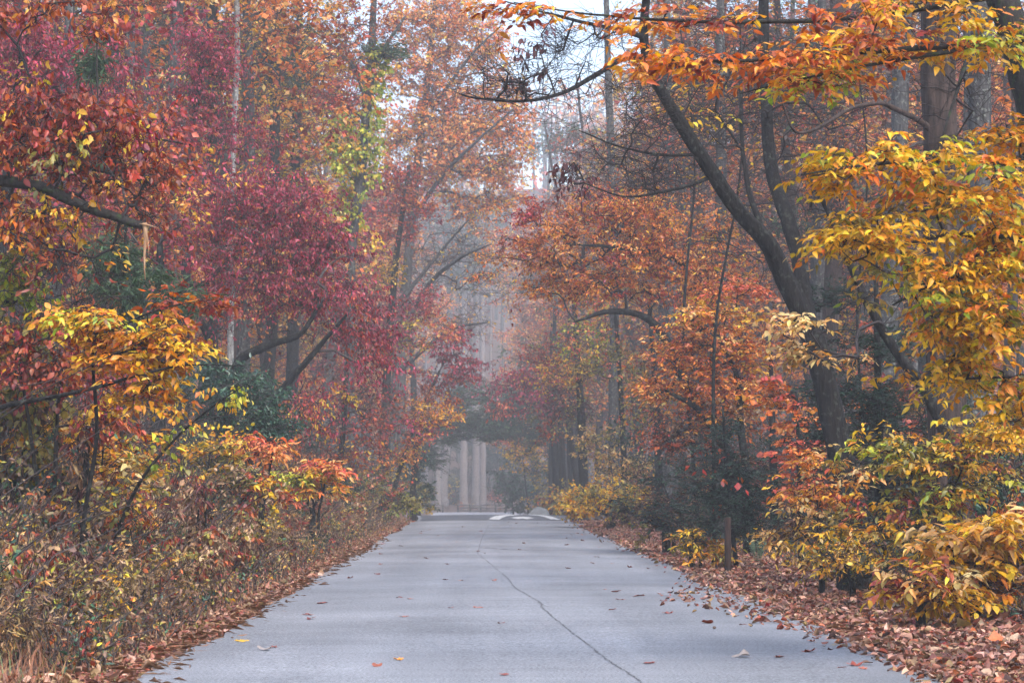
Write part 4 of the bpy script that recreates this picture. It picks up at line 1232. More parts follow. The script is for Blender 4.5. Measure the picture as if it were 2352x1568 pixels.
for (x, y, rx, ry, n) in [(1000, 990, 60, 34, 64), (1060, 965, 70, 38, 54), (1120, 985, 50, 26, 50), (975, 1040, 40, 40, 40), (1080, 910, 60, 40, 40)]:
    t.blob(x, y, rx, ry, n, [('hemlock', 1), ('green', 2), ('pine', 1.5)])
t.build(style='needle', ll=.22, wr=.3, K=6, Mn=12, tl=1.1, shape='far', leafm=M_NEEDLE)
t = Tree('hemlock_tree', 'hazy green hemlock arching over the far road above the boulder', d=172, seed=131, twig=M_TWIG, tip=.012)
t.stem([(1275, 700, 8), (1270, 900, 14), (1268, 1120, 19)], ground=True)
for (x, y, rx, ry, n) in [(1190, 980, 70, 42, 54), (1230, 940, 60, 40, 50), (1140, 965, 60, 40, 54), (1250, 1000, 40, 34, 34), (1180, 910, 60, 40, 34)]:
    t.blob(x, y, rx, ry, n, [('hemlock', 1), ('green', 2), ('pine', 2), ('olive', .5)])
t.build(style='needle', ll=.22, wr=.3, K=6, Mn=12, tl=1.1, shape='far', leafm=M_NEEDLE)
t = Tree('dogwood_tree', 'hazy magenta dogwood glowing above the far green tunnel', d=135, seed=132, twig=M_TWIG, tip=.010)
t.stem([(1270, 820, 6), (1285, 950, 10), (1290, 1120, 14)], ground=True)
t.blob(1180, 880, 80, 34, 44, [('magenta', 2), ('crimson', 2)]).blob(1240, 920, 50, 30, 24, [('magenta', 1), ('crimson', 1)]).blob(1155, 940, 30, 20, 12, [('redrust', 1), ('coral', 1)]).blob(1250, 860, 60, 34, 24, cp)
t.build(style='hang', ll=.2, K=5, Mn=6, tl=.8, shape='far')
for k, (nm, lab, d, x, y, bl) in enumerate([
        ('laurel_bush', 'hazy dark green bush hiding the far road bend beside the boulder', 200, 1180, 1185, [(1170, 1110, 30, 50, 50, [('green', 2), ('hemlock', 1)]), (1200, 1140, 36, 36, 44, [('green', 2), ('hemlock', 1)])]),
        ('spicebush', 'hazy yellow-leaved sapling above the dark bush by the boulder', 180, 1215, 1185, [(1200, 1040, 34, 40, 34, [('gold', 2), ('olive', 1)]), (1235, 1090, 36, 50, 40, [('olive', 2), ('green', 1), ('gold', 1)]), (1170, 1010, 24, 14, 10, [('coral', 1)])]),
        ('brush', 'thin yellow brush at the foot of the dark straight pines', 132, 1320, 1185, [(1310, 1150, 36, 24, 30, [('gold', 1), ('olive', 2)]), (1270, 1160, 26, 18, 20, [('olive', 2), ('rust', 1)])]),
        ('brush', 'rusty low brush behind the split rail fence', 306, 1030, 1150, [(1010, 1140, 26, 10, 16, [('rust', 1), ('brown', 1)]), (1040, 1130, 12, 24, 14, [('green', 1), ('gold', 1)]), (1130, 1140, 26, 10, 14, [('rust', 1), ('coral', 1)]), (1046, 1150, 16, 22, 22, [('hemlock', 1)])])]):
    t = Tree(nm, lab, 'shrub', d=d, seed=140 + k, twig=M_TWIG, tip=.01)
    t.stem([(bl[0][0], bl[0][1], 3), (x, y, 5)], 'stem', ground=True, sides=5)
    for (bx, by, rx, ry, n, pal) in bl:
        t.blob(bx, by, rx, ry, n, pal)
    t.build(style='mix', ll=.24, wr=.6, K=5, Mn=7, tl=.9, shape='far', crown='foliage')


def fence(pts, label, seed):
    r = np.random.default_rng(seed)
    P = [at(x, 1176, 294 + dy) for (x, dy) in pts]
    b = np.array([P[0][0], P[0][1], float(gz(P[0][0], P[0][1]))])
    root = empty('split_rail_fence', b, label, 'fence')
    for p in P:
        z = float(gz(p[0], p[1]))
        q = np.array([[p[0], p[1], z - .1], [p[0] + r.normal(0, .02), p[1], z + .5], [p[0] + r.normal(0, .03), p[1], z + 1.05]])
        V, f = tubes(q[None], np.array([[.11, .10, .09]]), 7)
        V = np.vstack([V, q[2]])
        cap = np.stack([14 + np.arange(7), 14 + (np.arange(7) + 1) % 7, np.full(7, 21)], -1)
        obj('post', mesh('post', V - b, [f, cap], M_BARK_DARK), root)
    for p, q in zip(P[:-1], P[1:]):
        for h in (.30, .62, .92):
            a = np.array([p[0] - .1, p[1] - .05, float(gz(p[0], p[1])) + h + r.normal(0, .04)])
            c = np.array([q[0] + .1, q[1] - .05, float(gz(q[0], q[1])) + h + r.normal(0, .06)])
            m = (a + c) / 2 + r.normal(0, .02, 3)
            V, f = tubes(np.stack([a, m, c])[None], np.array([[.07, .085, .07]]), 5)
            obj('rail', mesh('rail', V - b, f, M_RAIL), root)


fence([(948, .4), (984, -.4), (1017, .5)], 'dark split rail fence beside the far cross road near the evergreen bush', 1)
fence([(1052, .5), (1080, -.5), (1104, .5), (1138, -.4), (1162, .6), (1200, -.4)], 'longer split rail fence below the touching pair of pale far pines', 2)

# boulder
r = np.random.default_rng(5)
import bmesh
bm = bmesh.new()
bmesh.ops.create_icosphere(bm, subdivisions=3, radius=1.0)
dirs = unit(r.normal(0, 1, (9, 3)))
offs = r.uniform(.34, .7, 9)
for v in bm.verts:
    c = np.array(v.co)
    for dd_, of in zip(dirs, offs):
        k = c @ dd_
        if k > of:
            c = c - dd_ * (k - of) * .92
    c += r.normal(0, .012, 3)
    v.co = c * np.array([.62, .5, .52])
me = bpy.data.meshes.new('boulder')
bm.to_mesh(me)
bm.free()
me.materials.append(M_ROCK)
p = at(1232, 1190, 112)
bo = obj('boulder', me, None, (p[0], p[1], float(gz(p[0], p[1])) + .24))
bo.rotation_euler = (0, .15, .4)
bo.scale = (1.1, 1.1, 1.2)
tag(bo, 'pale grey angular boulder on the verge beyond the speed hump', 'boulder')

# ------------------------------------------------------------------ forest depth: trees copied from a few grown ones
PROTO_T = []
for k, (h, pals, mn, bark) in enumerate([
        (20, [('orange', 2), ('peach', 2), ('rust', 1)], 6, M_BARK_GREY),
        (23, [('gold', 3), ('tan', 1), ('olive', 1)], 6, M_BARK_DARK),
        (17, [('crimson', 2), ('redrust', 2), ('rust', 1)], 6, M_BARK_GREY),
        (22, [('rust', 2), ('brown', 2), ('orange', 1)], 4, M_BARK_BROWN),
        (24, [('brown', 2), ('orange', 1)], 1, M_BARK_GREY),
        (25, [('pine', 2), ('hemlock', 2)], 9, M_BARK_BROWN),
        (19, [('gold', 1), ('coral', 2), ('orange', 2)], 5, M_BARK_DARK)]):
    t = Tree('forest_tree', 'p', 'tree', d=95, seed=200 + k, bark=bark, tip=.010)
    t.base = np.zeros(3)
    rr_ = t.rng
    top = np.array([rr_.normal(0, .8), rr_.normal(0, .8), h])
    mid = np.array([rr_.normal(0, .5), rr_.normal(0, .5), h * .5])
    t.stem3([top, mid, (0, 0, 0.6), (0, 0, -.3)], [.05, .15, .21, .27], sides=9)
    for m in range(9):
        z = h * rr_.uniform(.28, 1.0)
        a_ = rr_.uniform(0, 6.28)
        rad = 1.9 * (1 - abs(z / h - .55))
        t.blob3((math.cos(a_) * rad, math.sin(a_) * rad, z), (1.8, 1.8, 1.3), 20, pals, Mn=mn)
    if k == 5:
        PROTO_T.append(t.build(style='mix', ll=.30, wr=.2, K=6, tl=1.0, shape='far', leafm=M_NEEDLE))
    else:
        PROTO_T.append(t.build(style='mix', ll=.19, wr=.65, K=6, tl=.9, shape='far'))
HUE_T = ['orange-peach', 'yellow', 'crimson', 'rust-brown', 'nearly bare', 'dark green pine', 'coral and gold']
PROTO_S = []
for k, (h, wd, pals, mn, sty, ll_, wr_) in enumerate([
        (1.9, 1.0, [('olive', 2), ('straw', 2), ('brown', 1.5), ('gold', .3)], 6, 'mix', .085, .6),
        (2.4, 1.1, [('rust', 2), ('orange', 1), ('brown', 1)], 6, 'hang', .10, .6),
        (1.6, 0.9, [('green', 2), ('hemlock', 1), ('olive', 1)], 7, 'mix', .10, .42),
        (2.2, 1.1, [('brown', 3), ('maroon', 1)], 2, 'mix', .09, .6),
        (2.6, 1.2, [('gold', 2), ('amber', 1), ('tan', 1)], 6, 'flat', .11, .6),
        (2.8, 1.2, [('crimson', 2), ('redrust', 1)], 5, 'hang', .10, .55),
        (2.8, 1.3, [('hemlock', 1)], 12, 'needle', .10, .26)]):
    t = Tree('understorey_shrub', 's', 'shrub', d=44, seed=220 + k, twig=M_TWIG_DARK, tip=.005)
    t.join = True
    t.base = np.zeros(3)
    rr_ = t.rng
    for m in range(5):
        a_ = rr_.uniform(0, 6.28)
        t.stem3([(math.cos(a_) * wd * .6, math.sin(a_) * wd * .6, h * rr_.uniform(.6, .95)), (math.cos(a_) * wd * .25, math.sin(a_) * wd * .25, h * .4), (math.cos(a_) * .06, math.sin(a_) * .06, -.1)], [.006, .011, .016], 'stem', sides=5)
    for m in range(6):
        a_ = rr_.uniform(0, 6.28)
        q_ = wd * rr_.uniform(.1, .75)
        t.blob3((math.cos(a_) * q_, math.sin(a_) * q_, h * rr_.uniform(.3, .9)), (wd * .5, wd * .5, h * .2), 9, pals, Mn=mn)
    PROTO_S.append(t.build(style=sty, ll=ll_, wr=wr_, K=5, tl=.42, shape='mid', step=.35, crown='foliage', leafm=M_NEEDLE if sty == 'needle' else None))
HUE_S = ['olive-yellow', 'rust-leaved', 'dark green', 'bare brown twiggy', 'yellow-gold', 'dark red', 'hemlock-green']
PROTO_W = []
for k, (h, st_n, pals, mn, ll_, wr_, sty) in enumerate([
        (0.95, 7, [('straw', 3), ('rust', 1)], 9, .07, .35, 'hang'),
        (0.75, 6, [('green', 3), ('olive', 2)], 9, .06, .45, 'mix'),
        (1.15, 5, [('brown', 2), ('maroon', 1)], 9, .12, .22, 'hang'),
        (0.85, 7, [('olive', 2), ('gold', .4), ('straw', 3)], 9, .065, .5, 'mix'),
        (1.3, 5, [('olive', 2), ('straw', 2), ('rust', 1.5)], 8, .09, .7, 'hang'),
        (0.7, 9, [('tan', 1), ('straw', 3)], 8, .06, .2, 'mix')]):
    t = Tree('roadside_weed', 'w', 'weed', d=30, seed=240 + k, twig=M_TWIG, tip=.0028)
    t.join = True
    t.base = np.zeros(3)
    rr_ = t.rng
    for m in range(st_n):
        a_, rd_ = rr_.uniform(0, 6.28), rr_.uniform(.1, .45)
        hh_ = h * rr_.uniform(.6, 1.1)
        tp = np.array([math.cos(a_) * rd_, math.sin(a_) * rd_, hh_])
        t.stem3([tp, tp * np.array([.55, .55, .55]) + rr_.normal(0, .04, 3), (tp[0] * .2, tp[1] * .2, -.05)], [.002, .004, .006], 'stalk', sides=4)
        for f_ in (.45, .8):
            t.blob3(tp * f_, (.10, .10, .14), 3, pals, Mn=mn)
    PROTO_W.append(t.build(style=sty, ll=ll_, wr=wr_, K=3, tl=.2, shape='mid', step=.2, tw_r=.0018, crown='foliage', leafm=M_DRY))
HUE_W = ['brown curled', 'fresh green', 'wilted dark brown', 'olive and gold', 'yellow-green vine-like', 'straw-coloured dry']

rng = np.random.default_rng(99)
USED = set()


def place(proto, x, y, s, label, group, tilt=0.03, sz=None):
    o = proto if proto.name not in USED else copy_tree(proto)
    USED.add(proto.name)
    o.location = (x, y, float(gz(x, y)))
    o.scale = (s, s, s * (sz or 1))
    o.rotation_euler = (rng.normal(0, tilt), rng.normal(0, tilt), rng.uniform(0, 6.28))
    tag(o, label, None, group)
    return o


REFS = [(-200, 'broken limb tree'), (80, 'magenta corner dogwood'), (230, 'gold beech sapling'), (365, 'purplish trunk'), (470, 'upper crimson dogwood'), (540, 'pale slender trunk'), (600, 'dark rhododendron'), (680, 'tall yellow tree'), (760, 'coral bank sapling'), (830, 'vine-clad trunk'), (925, 'big hazy orange tree'), (975, 'evergreen bush'), (1065, 'lone pale pine'), (1100, 'touching pale pines'), (1180, 'far green bush'), (1232, 'boulder'), (1290, 'dark straight pines'), (1338, 'dark bent tree'), (1432, 'crooked tan-leaved tree'), (1512, 'straight dark trunk'), (1600, 'black bent limb'), (1672, 'wooden post'), (1740, 'fern'), (1830, 'coral red sapling'), (1940, 'leaning tree'), (2015, 'near hemlock'), (2110, 'slanting sapling'), (2170, 'thick brown trunk'), (2250, 'lichen-flecked trunk'), (2320, 'bright yellow shrub'), (2450, 'golden beech')]


def near(x, y, s, lo, hi):
    u = to_px(np.array([[x, y, 1.0]]))[0][0]
    ref = min(REFS, key=lambda q: abs(q[0] - u))[1]
    size = 'smallish' if s < lo + (hi - lo) / 3 else ('mid-sized' if s < lo + (hi - lo) * 2 / 3 else 'large')
    return size, ref


def bank(side):
    return 'weedy bank' if side < 0 else 'leaf-strewn verge'


def zone(y):
    return 'just' if y < 75 else ('well' if y < 150 else 'far')


# tall trees standing in ranks behind the front ones
spots = []
for side in (-1, 1):
    for y in np.concatenate([np.arange(52, 120, 6.5), np.arange(120, 290, 11)]):
        for lane in range(4 if y < 120 else 5):
            spots.append((side, y + rng.uniform(-3, 3), 9.0 + lane * 5.5 + rng.uniform(-1.2, 2.5)))
for (side, y, off) in spots:
    x = float(road_mid(y)) + side * off
    if abs(to_px(np.array([[x, y, 3.0]]))[0][0] - 1176) > 1350:
        continue
    pr = [.22, .2, .16, .14, .1, .06, .12] if side < 0 else [.18, .08, .08, .18, .34, .04, .10]
    k = rng.choice(7, p=pr)
    s = rng.uniform(.85, 1.25) * (1.0 if y < 120 else 1.3)
    place(PROTO_T[k], x, y, s, '{0} {2} forest tree {3} back beyond the {1}'.format(*near(x, y, s, .85, 1.25 if y < 120 else 1.62), HUE_T[k], zone(y)), f'{HUE_T[k]} forest trees {zone(y)} back behind the {bank(side)}')
# tall hazy trees flanking the misty gap, and beyond the fence
for (x, y, s, k) in [(-9.5, 172, 1.5, 0), (-11, 205, 1.7, 0), (-8.8, 240, 1.6, 6), (7.4, 246, 1.9, 0), (6.4, 276, 1.8, 6), (12.5, 225, 1.5, 4), (14.5, 255, 1.6, 0), (-9.5, 270, 1.7, 0), (11.5, 190, 1.5, 6), (-13, 262, 1.7, 4), (-5, 312, 1.5, 4), (3, 318, 1.1, 0), (9, 322, 1.1, 4), (-10, 325, 1.5, 2), (14, 312, 1.5, 0), (-17, 315, 1.5, 4), (-1, 330, 1.2, 3), (6, 338, 1.0, 6), (10.6, 165, 1.5, 0)]:
    place(PROTO_T[k], x, y, s, '{0} {2} hazy tree behind the {1} far off'.format(*near(x, y, s, 1.4, 2.0), HUE_T[k]), f'{HUE_T[k]} hazy trees at the road end')
for (x, y, s) in [(-9, 309, 2.2), (-6.2, 312, 2.6), (-3.4, 309, 2.3), (-.8, 313, 2.7), (1.6, 310, 2.4), (3.9, 312, 2.6), (-12, 311, 2.6), (6.5, 309, 2.3), (-7.6, 318, 3.4), (-2, 319, 3.6), (2.8, 318, 3.4), (-4.6, 326, 4.0), (.6, 327, 4.0), (-10.5, 326, 4.0)]:
    place(PROTO_S[6 if s > 2.35 else 2], x, y, s, '{0} dark evergreen behind the pale pines near the {1}'.format(*near(x, y, s, 2.2, 4.0)), 'dark evergreens behind the far pale pines')
for i in range(15):
    x, y, s = -13 + i * 1.5 + rng.uniform(-.5, .5), 296.2 + rng.uniform(0, 1.6), rng.uniform(.3, .62)
    k = [3, 1, 0][i % 3]
    place(PROTO_S[k], x, y, s, '{0} {2} shrub just behind the rail fence near the {1}'.format(*near(x, y, s, .3, .62), HUE_S[k]), 'low shrubs behind the rail fence')
# understorey shrubs
for side in (-1, 1):
    n = 190 if side < 0 else 120
    for i in range(n):
        y = 27 + 125 * rng.random() ** 1.5
        off = (4.9 if side < 0 else 6.6) + 13 * rng.random() ** 1.6 * (1 + y / 120)
        x = float(road_mid(y)) + side * off
        u_, _ = to_px(np.array([[x, y, 1.0]]))
        if not -120 < u_[0] < 2470:
            continue
        k = rng.choice(7, p=[.2, .2, .14, .26, .06, .08, .06] if side < 0 else [.16, .16, .14, .2, .08, .06, .2])
        s = rng.uniform(.6, 1.15) if off < 7.5 else rng.uniform(.9, 1.6)
        place(PROTO_S[k], x, y, s, '{0} {2} shrub {3} back in the brush about the {1}'.format(*near(x, y, s, .6, 1.4), HUE_S[k], zone(y)), f'{HUE_S[k]} shrubs {zone(y)} back in the {bank(side)}', .06)
# weeds on the bank, few on the other side
for side, n in ((-1, 380), (1, 46)):
    for i in range(n):
        y = 18.5 + 75 * rng.random() ** 1.35
        off = (3.7 + 2.8 * rng.random() ** .9) if side < 0 else (5.6 + 2.0 * rng.random())
        x = float(road_mid(y)) + side * off
        u_, _ = to_px(np.array([[x, y, .5]]))
        if not -80 < u_[0] < 2430:
            continue
        k = rng.choice(6, p=[.24, .17, .14, .2, .1, .15])
        s = rng.uniform(.6, 1.25) * (.6 + .6 * min(1, (off - 3.5) / 1.5)) if side < 0 else rng.uniform(.35, .6)
        place(PROTO_W[k], x, y, s, '{0} {2} weed {3} the road edge below the {1}'.format(*near(x, y, s, .5, 1.3), HUE_W[k], 'close by' if abs(off) < 4.6 else 'set back from'), f'{HUE_W[k]} weeds by the road edge', .1)

# the tangle between the single plants: canes and small leaves nobody could count
def tangle(name, label, side, n, y, off, hmax, pals, seed, per, ll):
    r = np.random.default_rng(seed)
    x = road_mid(y) + side * off
    h = hmax * r.uniform(.35, 1.1, n)
    a_ = r.uniform(0, 6.28, n)
    ln_ = np.abs(r.normal(.35, .3, n)) * h
    b = np.stack([x, y, gz(x, y) - .03], 1)
    dr = np.stack([np.cos(a_), np.sin(a_), np.zeros(n)], 1)
    t = np.linspace(0, 1, 4)[None, :, None]
    arch = r.uniform(.0, .5, n)[:, None, None]
    P = b[:, None] + dr[:, None] * (ln_[:, None, None] * t ** 1.6) * 1.6
    P[..., 2] += (h[:, None, None] * (t * (1 + arch) - arch * t ** 2.6))[..., 0]
    P[:, 1:] += r.normal(0, .035, (n, 3, 3))
    V, f = tubes(P, np.array([.006, .005, .004, .002])[None] * r.uniform(.7, 1.6, (n, 1)) * (1 + y[:, None] / 90), 3)
    o = obj(name, mesh(name, V, f, M_TWIG))
    tag(o, label, 'undergrowth', kind='stuff')
    ci = np.repeat(np.arange(n), per)
    s_ = r.uniform(.25, 1.0, len(ci)) * 3
    k_ = np.minimum(s_.astype(int), 2)
    u_ = (s_ - k_)[:, None]
    pos = P[ci, k_] * (1 - u_) + P[ci, k_ + 1] * u_ + r.normal(0, .03, (len(ci), 3))
    ax = r.normal(0, 1, pos.shape)
    ax[:, 2] -= .5
    ax, nr = ortho(ax, r.normal(0, .8, pos.shape) + np.array([0, 0, .7]))
    col = pick_colors(r, pals, ci)
    V, f, k = leaf_mesh_arrays(pos, ax, nr, ll * r.uniform(.5, 1.3, len(pos)), r.uniform(.35, .8, len(pos)), 'mid')
    tag(obj('foliage', mesh('foliage', V, f, M_DRY, np.repeat(col, k, 0)), o), kind='stuff')


r8 = np.random.default_rng(88)
n = 6400
yy = 19 + 76 * r8.random(n) ** 1.5
oo = 3.55 + 6.0 * r8.random(n) ** 1.15
tangle('bank_undergrowth', 'brown and olive tangle of canes and weeds covering the bank', -1, n, yy, oo, np.clip(.34 + (oo - 3.4) * .68, .3, 2.6), [('straw', 5), ('olive', 1.8), ('brown', 3), ('gold', .35), ('green', 1.6), ('rust', 2), ('yellowgreen', .15)], 301, 9, .062)
n = 3000
yy = 24 + 75 * r8.random(n) ** 1.3
oo = 5.1 + 6.5 * r8.random(n) ** 1.1
tangle('verge_undergrowth', 'dim tangle of saplings and yellow-green leaves behind the leaf litter', 1, n, yy, oo, np.clip(.2 + (oo - 5.0) * .5, .15, 1.9), [('olive', 3), ('gold', 1.2), ('tan', 1), ('brown', 2.5), ('green', 1.4), ('rust', 1)], 302, 8, .075)

# two dead vine-hung stalks on the bank
for k, (x, y0, y1, d, lab) in enumerate([(192, 985, 1250, 26, 'dark brown dead vines hanging in a ragged column on the bank'), (462, 1110, 1330, 30, 'wilted brown stalk with drooping dead leaves near the road edge')]):
    t = Tree('dead_stalk', lab, 'dead plant', d=d, seed=260 + k, twig=M_TWIG_DARK, tip=.004)
    for m in range(9 if k == 0 else 3):
        dx = t.rng.uniform(-14, 14)
        t.stem([(x + dx + t.rng.uniform(-6, 6), y0 + t.rng.uniform(0, 50), 3), (x + dx + t.rng.uniform(-8, 8), (y0 + y1) / 2, 5), (x + dx * .6, y1, 7)], 'stalk', ground=True, sides=5)
    for m in range(4):
        t.blob(x, y0 + (y1 - y0) * (m + .5) / 5, 26, 34, 4, [('maroon', 1), ('brown', 2), ('straw', 1)])
    t.build(style='hang', ll=.14, wr=.25, K=4, Mn=5, tl=.16, shape='near', crown='foliage', leafm=M_DRY)

# fern fronds
fp = on_road(1740, 1290)
fern = empty('fern', (fp[0], fp[1], float(gz(*fp))), 'pale green fern with upright fronds beside the wooden post', 'fern')
for m in range(5):
    a_ = m * 1.3 + .4
    tq = np.linspace(0, 1, 16)
    R_ = np.stack([.22 * tq ** 1.6 * math.cos(a_), .22 * tq ** 1.6 * math.sin(a_), .62 * tq - .10 * tq ** 3], 1)
    V, f = tubes(R_[None], np.linspace(.004, .001, 16)[None], 4)
    pos = np.repeat(R_[2:], 2, 0)
    tn = unit(np.gradient(R_, axis=0))[2:]
    lat = unit(np.cross(tn, np.array([math.cos(a_), math.sin(a_), .1])))
    ax = np.stack([lat, -lat], 1).reshape(-1, 3) + np.repeat(tn, 2, 0) * .35
    nr = np.tile(np.array([math.cos(a_), math.sin(a_), .4]), (len(ax), 1))
    ax, nr = ortho(ax, nr)
    ln = np.repeat(.13 * np.sin(np.pi * np.linspace(.12, .97, 14)) + .015, 2)
    V2, f2, kk = leaf_mesh_arrays(pos, ax, nr, ln, np.full(len(pos), .26), 'mid')
    fr = obj('frond', mesh('frond', V2, f2, M_LEAF, np.tile(lin((128, 150, 116)), (len(V2), 1))), fern)
    obj('frond_stem', mesh('frond_stem', V, f, M_TWIG), fr)

# far wooded hillside: reads as one mass
rng = np.random.default_rng(321)
TR, TRr, LP = [], [], []
for i in range(420):
    y = 335 + 200 * rng.random()
    x = rng.uniform(-.32, .34) * y
    z = float(gz(x, y))
    h = rng.uniform(17, 28)
    TR.append([[x, y, z - .5], [x + rng.normal(0, .4), y, z + h * .5], [x + rng.normal(0, .8), y, z + h]])
    TRr.append([.32, .22, .05])
    n = 130
    c = np.array([x, y, z + h * .62]) + ell_points(rng, n, np.zeros(3), np.array([3.4, 3.4, h * .32]))
    LP.append((c, rng.integers(0, 5)))
V, f = tubes(np.array(TR), np.array(TRr), 5)
far = obj('far_forest', mesh('far_forest', V, f, M_BARK_GREY))
tag(far, 'misty wooded hillside closing the view above the road end', 'forest', kind='stuff')
pc = [[('peach', 1), ('rust', 1)], [('gold', 1), ('tan', 1)], [('brown', 1)], [('pine', 1), ('hemlock', 1)], [('coral', 1), ('rust', 1)]]
P_ = np.vstack([c for c, k in LP])
C_ = np.vstack([pick_colors(rng, pc[k], np.zeros(len(c), int)) for c, k in LP])
ax, nr = ortho(rng.normal(0, 1, P_.shape), rng.normal(0, 1, P_.shape) + np.array([0, 0, .6]))
V, f, kk = leaf_mesh_arrays(P_, ax, nr, rng.uniform(.6, 1.3, len(P_)), np.full(len(P_), .85), 'far')
tag(obj('crown', mesh('crown', V, f, M_LEAF, np.repeat(C_, kk, 0)), far), kind='stuff')

# ------------------------------------------------------------------ grass and leaf litter
rng = np.random.default_rng(55)
n = 34000
y = 15 + 85 * rng.random(n) ** 1.6
off = 3.3 + 2.9 * rng.random(n) ** .8
x = road_mid(y) - off
b0 = np.stack([x, y, gz(x, y) - .02], 1)
hgt = rng.uniform(.06, .30, n) * np.clip((off - 3.1) / .8, .35, 1.0) * (1 + y / 120)
lean = rng.normal(0, .45, (n, 2))
tip_ = b0 + np.stack([lean[:, 0] * hgt, lean[:, 1] * hgt, hgt], 1)
mid_ = (b0 + tip_) / 2 + np.stack([-lean[:, 0] * hgt * .15, -lean[:, 1] * hgt * .15, hgt * .1], 1)
wd = np.stack([np.cos(a_ := rng.uniform(0, 6.28, n)), np.sin(a_), np.zeros(n)], 1) * (.0035 * (1 + y / 40))[:, None]
V = np.stack([b0 - wd, b0 + wd, mid_ + wd * .7, tip_, mid_ - wd * .7], 1).reshape(-1, 3)
k5 = np.arange(n)[:, None] * 5
fq = k5 + np.array([[0, 1, 2, 4]])
ft = k5 + np.array([[4, 2, 3]])
gp_ = np.array([lin(c) for c in [(146, 96, 70), (164, 112, 82), (120, 82, 62), (140, 122, 72), (96, 112, 62), (180, 134, 100)]])
gc = gp_[rng.choice(6, n, p=[.28, .22, .2, .12, .1, .08])] * rng.normal(1, .15, (n, 1)).clip(.6, 1.4)
gr = obj('roadside_grass', mesh('roadside_grass', V, [fq, ft], M_DRY, np.repeat(gc, 5, 0)))
tag(gr, 'dry brown grass covering the weedy bank', 'grass', kind='stuff')


def litter(n, y, x, lift, size, pals, seed, flat=.5, shape='mid'):
    r = np.random.default_rng(seed)
    pos = np.stack([x, y, gz(x, y) + lift * r.random(n)], 1)
    rm_ = road_mid(y)
    onr = (x > road_left(y)) & (x < road_right(y))
    pos[:, 2] = np.where(onr, np.maximum(pos[:, 2], rz(x, y) + .008 + .02 * r.random(n)), pos[:, 2])
    a_ = r.uniform(0, 6.28, n)
    ax = np.stack([np.cos(a_), np.sin(a_), r.normal(0, .28, n)], 1)
    ax, nr = ortho(ax, UP + r.normal(0, flat, (n, 3)))
    ln = size * r.uniform(.35, 1.35, n)
    col = pick_colors(r, pals, np.arange(n) % 400)
    V, f, k = leaf_mesh_arrays(pos, ax, nr, ln, r.uniform(.45, 1.15, n), shape, 2.2)
    return V, f, np.repeat(col, k, 0)


LT = [('litter', 6), ('rust', .8), ('brown', 2), ('straw', 2)]
parts_ = []
n = 50000
y = 13 + 84 * rng.random(n) ** 1.5
off = 3.12 + 2.4 * rng.random(n) ** 1.15 + .25 * np.sin(y * .9) * rng.random(n)
parts_.append(litter(n, y, road_mid(y) + off, .05, .086, LT, 1))
n = 4200                                            # scattered over the road's edge on the litter side
y = 13 + 70 * rng.random(n) ** 1.4
off = 3.14 - np.abs(rng.normal(0, .17, n)) - 1.1 * np.exp(-((y - 30) / 6) ** 2) * rng.random(n) ** 3
parts_.append(litter(n, y, road_mid(y) + off, .01, .08, LT, 2, .3))
n = 15000
y = 13 + 84 * rng.random(n) ** 1.4
off = 3.12 + .65 * rng.random(n) ** 1.2 + np.clip(22 - y, 0, 8) * .09 * rng.random(n)
parts_.append(litter(n, y, road_mid(y) - off, .04, .082, [('litter', 5), ('rust', .5), ('straw', 3), ('brown', 1.5)], 3))
n = 26000
y = 14 + 140 * rng.random(n) ** 1.3
sd = np.where(rng.random(n) < .5, -1, 1)
off = 4.5 + 16 * rng.random(n) ** 1.4
parts_.append(litter(n, y, road_mid(y) + sd * off, .06, .16, LT + [('gold', .4)], 4, shape='far'))
n = 1800                                             # rusty pine needles along both edges
y = 13 + 50 * rng.random(n) ** 1.6
sd = np.where(rng.random(n) < .65, -1, 1)
off = 3.1 + rng.normal(0, .12, n)
r6 = np.random.default_rng(6)
pos = np.stack([road_mid(y) + sd * off, y, rz(road_mid(y) + sd * off, y) + .01], 1)
a_ = r6.uniform(0, 6.28, n)
ax, nr = ortho(np.stack([np.cos(a_), np.sin(a_), r6.normal(0, .1, n)], 1), UP + r6.normal(0, .3, (n, 3)))
V6, f6, k6 = leaf_mesh_arrays(pos, ax, nr, r6.uniform(.1, .2, n), np.full(n, .05), 'far')
vo, Vs, Fs, Cs = 0, [], [], []
for V, f, c in parts_ + [(V6, f6, np.tile(lin((136, 98, 70)), (len(V6), 1)))]:
    Vs.append(V)
    Fs.append(f + vo)
    Cs.append(c)
    vo += len(V)
lt = obj('leaf_litter', mesh('leaf_litter', np.vstack(Vs), np.vstack(Fs), M_DRY, np.vstack(Cs)))
tag(lt, 'brown fallen leaves carpeting both road verges', 'leaf litter', kind='stuff')

